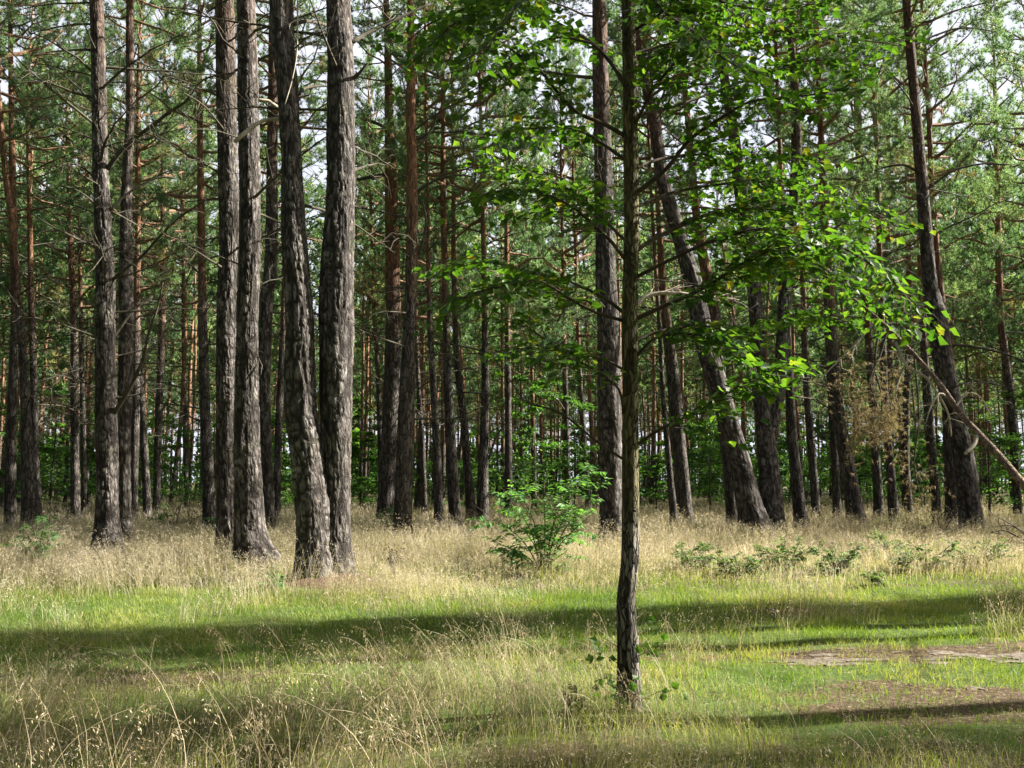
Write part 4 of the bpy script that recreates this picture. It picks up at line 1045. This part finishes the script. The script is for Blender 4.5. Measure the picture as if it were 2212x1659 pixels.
rs = np.random.default_rng(3)
def fan(px, py, tips):
    return [[(px, py, 0), (px + (u - px) * 0.35 + 4, py + (v - py) * 0.5, o * 0.4), (u, v, o)] for u, v, o in tips]
def shrub2(name, label, cat, px, py, d, tips, Lf, Wf, mat, group=None, seed=1, n=34, stem_from=0.35, twl=0.3):
    rng = np.random.default_rng(seed)
    x = (px - CX) / F2 * d; z = float(gz(x, d)); B = np.array([x, d, z])
    t = thing(name, label, cat, B, group)
    gw, gl = G(), G(); pos = []; dr = []
    for st in fan(px, py, tips):
        a = np.array([P(u, v, d + o) for u, v, o in st]) - B; a[0] = [rng.normal(0, 0.015), rng.normal(0, 0.015), -0.03]
        q = catmull(np.hstack([a, np.linspace(0.013, 0.004, 3)[:, None]]), 0.05); tube(gw, q, 6, 0)
        K = len(q)
        for k in range(n):
            s = stem_from + (1 - stem_from) * rng.uniform(); i = min(K - 2, int(s * (K - 1))); p0 = q[i, :3]; ax = unit(q[i + 1, :3] - q[i, :3])
            d_ = unit(ax * 0.5 + rng.normal(0, 0.6, 3) * np.array([1, 1, 0.5])); tl = twl * rng.uniform(0.4, 1.1)
            tube(gw, np.array([[*p0, 0.004], [*(p0 + d_ * tl), 0.002]]), 3, 0, cap=False)
            m = 9; u = np.linspace(0.25, 1.0, m)[:, None]
            sd = unit(np.cross(d_, np.array([0, 0, 1.0]))); sg = np.where(np.arange(m) % 2 == 0, 1, -1)[:, None]
            pos.append(p0 + d_ * tl * u); dr.append(unit(d_ * 0.45 + sd * sg + np.array([0, 0, -0.35]) + rng.normal(0, 0.15, (m, 3))))
    pos = np.concatenate(pos); dr = np.concatenate(dr); nor = unit(np.array([0.15, -0.1, 1.0]) + rng.normal(0, 0.3, pos.shape))
    leaves(gl, pos, dr, nor, Lf * rng.uniform(0.7, 1.2, len(pos)), Wf, 0, rng.uniform(0, 1, len(pos)), 0.3)
    put(gw, 'stem', [M['twig']], t); put(gl, 'foliage', [M[mat]], t, False)
    return t
shrub2('bush', 'bright green bush with drooping pointed leaves, in the dry grass left of the slender tree', 'bush', 1172, 1235, 15.9,
       [(1082, 1052, 0.2), (1030, 1095, -0.3), (1065, 1170, -0.5), (1125, 1062, 0.1), (1175, 1050, -0.2), (1225, 1050, 0.3), (1272, 1008, 0.2), (1308, 1040, -0.1), (1285, 1105, -0.4), (1205, 1095, -0.5), (1105, 1115, 0.4), (1150, 1140, -0.2), (1255, 1130, 0.3), (1225, 1190, -0.3), (1080, 1190, 0.1), (1245, 1075, -0.3)],
       0.165, 0.056, 'bush_leaf', seed=2, n=9, stem_from=0.36, twl=0.46)
shrub2('sapling', 'small sapling with tiered dark leaves alone in the tan grass near the left border', 'sapling', 78, 1222, 17.0,
       [(92, 1122, 0), (55, 1150, -0.2), (115, 1148, 0.1), (45, 1172, 0.1), (105, 1178, -0.2), (70, 1140, -0.1)], 0.13, 0.04, 'shrub_leaf', seed=4, n=8, twl=0.28)
shrub2('sapling', 'small bright leafy sapling at the foot of the first reddish pine right of the twins', 'sapling', 832, 1150, 27,
       [(820, 1100, 0), (840, 1098, 0.2), (832, 1120, -0.2), (850, 1112, 0)], 0.12, 0.06, 'shrub_leaf', seed=5, n=9, twl=0.3)
shrub2('plant', 'dark low plant in the grass between the splayed pine foot and the twin pines', 'plant', 592, 1272, 13.6,
       [(585, 1238, 0), (605, 1245, 0.1), (575, 1255, -0.1), (600, 1262, -0.1)], 0.08, 0.03, 'shrub_leaf', seed=6, n=6, twl=0.16)
shrub2('plant', 'little sunlit plant with pale leaves standing in the short grass at right', 'plant', 1892, 1262, 14.4,
       [(1885, 1228, 0), (1900, 1232, 0.1), (1880, 1245, -0.1), (1908, 1246, 0)], 0.11, 0.05, 'bramble_leaf', seed=7, n=4, twl=0.16)
shrub2('plant', 'small dark seedling under the lone slim dark pine', 'plant', 462, 1142, 27,
       [(455, 1118, 0), (472, 1120, 0.1), (463, 1128, -0.1)], 0.12, 0.05, 'shrub_leaf', seed=8, n=7, twl=0.25)
shrub2('plant', 'low green plant under the left undergrowth at the edge of the tan grass', 'plant', 345, 1132, 28,
       [(335, 1104, 0), (360, 1106, 0.1), (345, 1116, -0.1), (320, 1116, 0.2)], 0.12, 0.05, 'shrub_leaf', seed=9, n=7, twl=0.28)
shrub2('plant', 'dark leafy weed in the grass just left of the slender tree foot', 'plant', 1235, 1545, 6.5,
       [(1215, 1490, 0), (1245, 1485, 0.1), (1230, 1510, -0.1), (1260, 1515, 0.05)], 0.05, 0.035, 'leaf', seed=10, n=4, twl=0.07)
# brambles on the right of the clearing
for i, (px, py, d, w, lab) in enumerate([
    (1700, 1232, 17.0, 70, 'sprawling bramble in sunlit grass below the forked pine'), (1800, 1245, 16.2, 55, 'small bramble between the sunlit one and the little pale leaved plant'),
    (2000, 1232, 16.6, 75, 'wide bramble left of the dark bramble near the right border'), (2115, 1225, 17.0, 80, 'dark bramble near the right border below the fallen trunk'),
    (1480, 1238, 16.8, 55, 'low bramble just right of the slender tree trunk'), (1590, 1250, 15.8, 60, 'flat pale bramble below the thick leaning pine'), (1920, 1215, 18.4, 60, 'low bramble behind the little pale leaved plant')]):
    r = np.random.default_rng(700 + i)
    tips = [(px + r.uniform(-1, 1) * w, py - r.uniform(12, 66), r.uniform(-0.7, 0.7)) for _ in range(14)]
    shrub2('bramble', lab, 'bramble', px, py, d, tips, 0.075, 0.055, 'bramble_leaf', 'brambles beside the track', 720 + i, n=7, twl=0.22)
# dead broken sapling right of the twins
x = (858 - CX) / F2 * 14.6; z = float(gz(x, 14.6)); B = np.array([x, 14.6, z])
t = thing('dead_sapling', 'broken grey sapling stump with a few dry twigs right of the twin pines', 'dead sapling', B)
g = G(); r = np.random.default_rng(8)
tube(g, catmull(np.array([[0, 0, -0.05, 0.03], [*(P(852, 1232, 14.6) - B), 0.026], [*(P(838, 1205, 14.6) - B), 0.02]]), 0.05), 8, 0)
put(g, 'stem', [M['dead']], t)
g = G()
for k in range(9):
    p0 = P(848 + r.uniform(-6, 4), 1228 - 12 * r.uniform(), 14.6) - B; e = P(850 + r.uniform(-30, 30), 1205 - r.uniform(-5, 45), 14.6 + r.uniform(-.2, .2)) - B
    tube(g, np.array([[*p0, 0.008], [*((p0 + e) / 2 + r.normal(0, 0.03, 3)), 0.005], [*e, 0.002]]), 4, 0)
    for j in range(3): q = p0 + (e - p0) * r.uniform(0.4, 1); tube(g, np.array([[*q, 0.004], [*(q + r.normal(0, 0.07, 3)), 0.002]]), 3, 0, cap=False)
b = put(g, 'twig', [M['dead']], t)
gl = G(); pos = np.array([P(850 + r.uniform(-26, 26), 1195 + r.uniform(-22, 22), 14.6 + r.uniform(-.2, .2)) - B for _ in range(60)])
leaves(gl, pos, r.normal(0, 1, (60, 3)), unit(r.normal(0, 1, (60, 3))), 0.05, 0.03, 0, r.uniform(0, 1, 60)); put(gl, 'dry_leaves', [M['brown_needle']], t, False)
# fallen branch lying at the right
gq = G(); r = np.random.default_rng(31)
pts = [(2160, 1180, 18.5), (2120, 1150, 18.4), (2080, 1140, 18.3)]
for (u0, v0, u1, v1) in [(2240, 1180, 2150, 1115), (2230, 1175, 2190, 1170), (2215, 1150, 2150, 1138), (2200, 1160, 2140, 1150)]:
    a = P(u0, v0, 18.6); e = P(u1, v1, 18.2); mid = (a + e) / 2 + np.array([0, 0, 0.08])
    tube(gq, catmull(np.array([[*a, 0.02], [*mid, 0.014], [*e, 0.005]]), 0.08), 6, 0)
    for k in range(6):
        p0 = a + (e - a) * r.uniform(0.3, 1); p1 = p0 + r.normal(0, 0.16, 3) + np.array([0, 0, 0.08]); tube(gq, np.array([[*p0, 0.007], [*p1, 0.003]]), 4, 0)
tag(put(gq, 'fallen_branch', [M['twig']]), 'dark dead branch lying in the tan grass at the right border under the fallen trunk', 'fallen branch')

def brush(label, px, d, w, h, seed):
    r = np.random.default_rng(seed); x = (px - CX) / F2 * d; z = float(gz(x, d)); g = G()
    tube(g, np.array([[-1.15 * w, -0.1, 0.1, 0.05], [0, 0.05, 0.14, 0.045], [1.1 * w, 0.12, 0.09, 0.03]]), 7, 0)
    for k in range(26):
        u = r.uniform(-w, w); a = np.array([u, 0.1 * u / w, 0.12]); e = a + np.array([r.normal(0, 0.5 * w), r.normal(0, 0.3), r.uniform(0.1, h)])
        tube(g, np.array([[*a, 0.016], [*((a + e) / 2 + r.normal(0, 0.07, 3)), 0.011], [*e, 0.004]]), 4, 0)
        for j in range(3):
            q = a + (e - a) * r.uniform(0.3, 1); tube(g, np.array([[*q, 0.006], [*(q + r.normal(0, 0.18, 3)), 0.002]]), 3, 0, cap=False)
    n = 160; pos = np.stack([r.uniform(-w, w, n), r.uniform(-0.4, 0.4, n), r.uniform(0.1, h, n)], 1)
    leaves(g, pos, r.normal(0, 1, (n, 3)), unit(r.normal(0, 1, (n, 3))), 0.07, 0.04, 1, r.uniform(0, 1, n))
    o = put(g, 'brush_heap', [M['dead'], M['brown_needle']]); o.location = (x, d, z)
    tag(o, label, 'brush heap')
brush('brown heap of dead brushwood right of the orange topped leaning pine at the left', 118, 31, 0.7, 0.95, 41)
brush('tan heap of dead twigs in the grass just left of the lone slim dark pine', 405, 31, 0.7, 0.85, 42)
brush('brown dead brushwood in front of the big dark right hand pine foot', 2000, 26, 0.8, 0.9, 43)
# bark and root mound round the twin pines
x = (705 - CX) / F2 * 14.55
n = 36; th = np.linspace(0, 2 * PI, n, endpoint=False)
gm = G(); rows = []
for k, (rad, h) in enumerate([(1.0, -0.06), (0.85, 0.03), (0.66, 0.10), (0.45, 0.15), (0.2, 0.17)]):
    rr_ = rad * (1 + 0.35 * (vn(np.cos(th) * 2 + 3, np.sin(th) * 2 + 3, 5) - 0.5))
    rows.append(np.stack([x + rr_ * np.cos(th) * 1.05, 14.6 + rr_ * np.sin(th) * 0.75, gz(x, 14.6) + h + 0.05 * (vn(np.cos(th) * 5 + k, np.sin(th) * 5, 6) - 0.5)], -1))
V = np.concatenate(rows); i = np.arange(4)[:, None] * n; j = np.arange(n)[None]; j2 = (j + 1) % n
gm.add(V, q=np.stack([i + j, i + j2, i + n + j2, i + n + j], -1).reshape(-1, 4))
M['mound'] = plain_mat('bark_litter', (0.035, 0.022, 0.016), (0.14, 0.085, 0.06), 22, bump=1.0)
tag(put(gm, 'mound', [M['mound']]), kind='structure')

# ------------------------------------------------------------------ grass
rg = np.random.default_rng(1234)
gd, gn = G(), G()
bands = [(3.4, 7, 1500, 0.0030, 3), (7, 10, 1700, 0.0040, 3), (10, 14, 1200, 0.0055, 3), (14, 20, 520, 0.0075, 2), (20, 30, 230, 0.011, 2), (30, 45, 90, 0.018, 2), (45, 75, 24, 0.032, 2)]
def dryness(x, y):
    """0 = short green turf of the track, 1 = tall tan hair grass"""
    w = (fbm(x * 0.5, y * 0.5, 61) - 0.5) * 2
    edge = 13.3 + smooth(-1, 4, x) * 2.6
    back = smooth(edge - 1.6 + 1.6 * w, edge + 2.2 + 1.6 * w, y)
    fr_edge = 6.9 - smooth(0.2, 1.8, x) * 1.2 - smooth(-3.5, -2, -x) * 0.0
    front = 1 - smooth(fr_edge - 0.5 + w * 0.6, fr_edge + 0.7 + w * 0.6, y)
    clump = np.exp(-((x + 0.25) / 1.3) ** 2 - ((y - 6.6) / 0.9) ** 2)
    front = np.maximum(front * (0.62 - 0.3 * smooth(0.6, 1.8, x)), 0.9 * clump)
    mid = 0.25 * (fbm(x * 1.2, y * 1.2, 71) > 0.6)
    return np.clip(np.maximum(np.maximum(back, front), mid), 0, 1)
tops_all = []
for y0, y1, den, bw, ns in bands:
    ym = (y0 + y1) / 2
    half = 0.62 * y1 + 1.8
    n = int(den * (y1 - y0) * 2 * half)
    y = rg.uniform(y0, y1, n); x = rg.uniform(-half, half, n)
    k = np.abs(x) < 0.62 * y + 1.8
    k &= rg.uniform(0, 1, n) > 0.93 * np.clip(soil(x, y) * 1.2 - 0.5 * (vn(x * 3.1, y * 5.0, 55) > 0.62), 0, 1)
    k &= (sandy(x, y) < 0.05) | (rg.uniform(0, 1, n) > 0.85)
    k &= ((x + 2.88) / 0.85) ** 2 + ((y - 14.15) / 1.0) ** 2 > 1 - 0.5 * (rg.uniform(0, 1, n) > 0.8)
    cl = fbm(x * 2.2, y * 2.2, 81)
    k &= rg.uniform(0, 1, n) < 0.35 + 1.3 * np.clip(cl - 0.15, 0, 1)
    x = x[k]; y = y[k]; n = len(x)
    dr = dryness(x, y); cl = fbm(x * 2.2, y * 2.2, 81); big = fbm(x * 0.6, y * 0.6, 91)
    isdry = rg.uniform(0, 1, n) < dr * (0.62 + 0.5 * (big - 0.3))
    base = np.stack([x, y, gz(x, y) - 0.01], 1)
    wind = fbm(x * 0.8, y * 0.8, 95) * 9
    # green blades
    i = ~isdry; m = i.sum()
    hh = (0.045 + 0.075 * cl[i] * rg.uniform(0.4, 1.5, m)) * (1 + 2.0 * dr[i]) * rg.uniform(0.6, 1.3, m)
    tint = np.clip(0.04 + 0.95 * fbm(x[i] * 0.9, y[i] * 0.9, 97) + rg.normal(0, 0.16, m) + 0.35 * dr[i] * (rg.uniform(0, 1, m) > 0.4), 0, 1)
    blades(gn, base[i], hh, np.full(m, bw * 1.25), wind[i] + rg.normal(0, 1.4, m), rg.uniform(0.15, 1.0, m), rg, ns, 0, tint)
    # dry stems
    i = isdry; m = i.sum()
    if m:
        hs = (0.16 + 0.62 * cl[i] ** 1.6) * rg.uniform(0.6, 1.35, m) * (0.8 + 0.5 * big[i])
        pat = fbm(x[i] * 0.45, y[i] * 0.45, 131); hs = hs * (0.45 + 1.1 * fbm(x[i] * 0.7, y[i] * 0.7, 133)) * (0.68 + 0.32 * smooth(6.5, 10, y[i]))
        tint = np.clip((rg.uniform(0.15, 0.9, m) + 0.9 * (pat - 0.5)) * (0.72 + 0.28 * smooth(6.5, 9, y[i])), 0, 1)
        tops = blades(gd, base[i], hs, np.full(m, bw * 0.8), wind[i] + rg.normal(0, 0.9, m), rg.uniform(0.1, 0.85, m), rg, ns, 0, tint)
        # airy panicles
        s = rg.uniform(0, 1, m) < (0.55 if y0 < 30 else 0.35)
        tp_ = tops[s]; per = 6 if y0 < 14 else 4
        pp = np.repeat(tp_, per, 0) + np.stack([rg.normal(0, 0.018, len(tp_) * per), rg.normal(0, 0.018, len(tp_) * per), -rg.uniform(0, 0.10, len(tp_) * per)], 1)
        needles(gd, pp, unit(rg.normal(0, 0.6, pp.shape) + np.array([0.2, 0, 0.3])), 1, (0.035 if y0 > 7 else 0.016) + bw * 2, max(0.0026, bw * 0.9), 0.3, 0, rg, np.clip(rg.uniform(0.55, 1.0, len(pp)), 0, 1))
tag(put(gn, 'green_grass', [M['green']], smooth_=False), 'short green grass of the clearing and track', 'grass', kind='stuff')
tag(put(gd, 'dry_grass', [M['dry']], smooth_=False), 'tall tan dry grass with airy seed heads under the pines and in front', 'grass', kind='stuff')

# tall arching straw stalks with seed heads at the front
gs = G(); rg2 = np.random.default_rng(77)
def stalk(x, y, h, az, arch, thick=0.0022):
    z = float(gz(x, y)); t = np.linspace(0, 1, 10)[:, None]
    dv = np.array([math.cos(az), math.sin(az), 0])
    path = np.array([x, y, z]) + dv * arch * h * t ** 2.2 + np.array([0, 0, 1]) * h * (t - 0.38 * arch * t ** 3)
    path[1:] += np.cumsum(rg2.normal(0, 0.006, (9, 3)), 0) * h
    c = rg2.uniform(0.1, 0.9)
    tube(gs, np.hstack([path, thick * (1 - 0.6 * t)]), 4, 0, c=c, cap=False)
    n = int(rg2.integers(8, 18)); u = rg2.uniform(0.74, 1.0, n); i = np.clip((u * 9).astype(int), 0, 8)
    p0 = path[i] + (path[i + 1] - path[i]) * (u * 9 - i)[:, None]
    off = np.stack([rg2.normal(0, 0.02, n), rg2.normal(0, 0.02, n), -np.abs(rg2.normal(0.012, 0.02, n))], 1) + dv * 0.012
    p1 = p0 + off
    for a, b in zip(p0[::2], p1[::2]): tube(gs, np.array([[*a, 0.0007], [*b, 0.0005]]), 3, 0, c=c, cap=False)
    d = unit(np.stack([rg2.normal(0, 0.4, n), rg2.normal(0, 0.4, n), -rg2.uniform(0.4, 1.2, n)], 1) + dv * 0.5)
    leaves(gs, p1, d, unit(rg2.normal(0, 1, (n, 3))), rg2.uniform(0.014, 0.028, n), rg2.uniform(0.004, 0.008, n), 0, np.clip(c + rg2.normal(0, 0.25, n), 0, 1), 0.4)
for k in range(150):
    y = rg2.uniform(4.1, 6.3); x = -0.553 * y + rg2.uniform(-0.3, 0.36 * y + 0.6)
    stalk(x, y, rg2.uniform(0.45, 0.9), rg2.choice([rg2.uniform(-0.5, 0.7), rg2.uniform(2.4, 3.9)]), rg2.uniform(0.15, 0.75), rg2.uniform(0.0014, 0.0028))
for k in range(150):
    y = rg2.uniform(4.2, 7.2); x = rg2.uniform(-0.45, 0.62) * y
    if float(soil(x, y)) > 0.4: continue
    stalk(x, y, rg2.uniform(0.3, 0.6), rg2.uniform(0, 6.28), rg2.uniform(0.2, 0.8), 0.0013)
for k in range(190):
    y = rg2.uniform(5.7, 7.6); x = -0.25 + rg2.normal(0, 0.7)
    stalk(x, y, rg2.uniform(0.35, 0.72), rg2.uniform(1.8, 4.4), rg2.uniform(0.2, 0.7), 0.0014)
tag(put(gs, 'tall_grass', [M['stalk']], smooth_=False), 'long arching straw coloured grass stalks with drooping seed heads in front', 'grass', kind='stuff')

# needles, twigs and cones littering the track
gl_ = G(); rl = np.random.default_rng(99); n = 26000
x = rl.uniform(-4, 9, n); y = rl.uniform(5.4, 12.5, n); k = rl.uniform(0, 1, n) < soil(x, y) + 0.03; x = x[k]; y = y[k]; n = len(x)
pz = np.stack([x, y, gz(x, y) + 0.012], 1); a = rl.uniform(0, 6.28, n); dv = np.stack([np.cos(a), np.sin(a), rl.normal(0.1, 0.15, n)], 1)
needles(gl_, pz, unit(dv), 1, 0.07, 0.007, 0.1, 0, rl)
tag(put(gl_, 'litter', [M['brown_needle']], smooth_=False), 'brown needle and twig litter on the bare track', 'litter', kind='stuff')

# ------------------------------------------------------------------ light
w = bpy.data.worlds.new("World"); sc.world = w; w.use_nodes = True
nt = w.node_tree; nt.nodes.clear()
sky = nt.nodes.new('ShaderNodeTexSky'); sky.sky_type = 'NISHITA'; sky.sun_disc = False
sky.sun_elevation = EL; sky.sun_rotation = PI / 2 - AZ
sky.air_density = 1.0; sky.dust_density = 6.0; sky.ozone_density = 1.0
bg = nt.nodes.new('ShaderNodeBackground'); bg.inputs[1].default_value = 0.05
nt.links.new(sky.outputs[0], bg.inputs[0])
tc = nt.nodes.new('ShaderNodeTexCoord')
dot = nt.nodes.new('ShaderNodeVectorMath'); dot.operation = 'DOT_PRODUCT'; dot.inputs[1].default_value = (0.17, 0.94, 0.30)
nt.links.new(tc.outputs['Generated'], dot.inputs[0])
band = nt.nodes.new('ShaderNodeMapRange'); band.interpolation_type = 'SMOOTHSTEP'; band.inputs[1].default_value = 0.45; band.inputs[2].default_value = 0.74
nt.links.new(dot.outputs['Value'], band.inputs[0])
cn = nt.nodes.new('ShaderNodeTexNoise'); cn.inputs['Scale'].default_value = 3.5; cn.inputs['Detail'].default_value = 6; nt.links.new(tc.outputs['Generated'], cn.inputs['Vector'])
cm = nt.nodes.new('ShaderNodeMapRange'); cm.inputs[1].default_value = 0.2; cm.inputs[2].default_value = 0.5; cm.inputs[3].default_value = 0.55; nt.links.new(cn.outputs['Fac'], cm.inputs[0])
mu = nt.nodes.new('ShaderNodeMath'); mu.operation = 'MULTIPLY'; nt.links.new(band.outputs[0], mu.inputs[0]); nt.links.new(cm.outputs[0], mu.inputs[1])
cb = nt.nodes.new('ShaderNodeBackground'); cb.inputs[0].default_value = (0.85, 0.885, 1.0, 1); cb.inputs[1].default_value = 0.27
mw = nt.nodes.new('ShaderNodeMixShader'); nt.links.new(mu.outputs[0], mw.inputs[0]); nt.links.new(bg.outputs[0], mw.inputs[1]); nt.links.new(cb.outputs[0], mw.inputs[2])
ow = nt.nodes.new('ShaderNodeOutputWorld'); nt.links.new(mw.outputs[0], ow.inputs[0])
sl = bpy.data.lights.new('sun', 'SUN'); sl.energy = 5.0; sl.angle = math.radians(0.55); sl.color = (1.0, 0.94, 0.84)
so = bpy.data.objects.new('sun', sl); COL.objects.link(so)
so.rotation_euler = Vector(TO_SUN).to_track_quat('Z', 'Y').to_euler()

sc.view_settings.view_transform = 'Standard'; sc.view_settings.look = 'None'
sc.view_settings.exposure = 2.2; sc.view_settings.gamma = 1.0
sc.render.engine = 'CYCLES'
sc.cycles.max_bounces = 6; sc.cycles.diffuse_bounces = 4; sc.cycles.glossy_bounces = 2; sc.cycles.transmission_bounces = 4
sc.cycles.use_denoising = True
sc.cycles.sample_clamp_indirect = 6
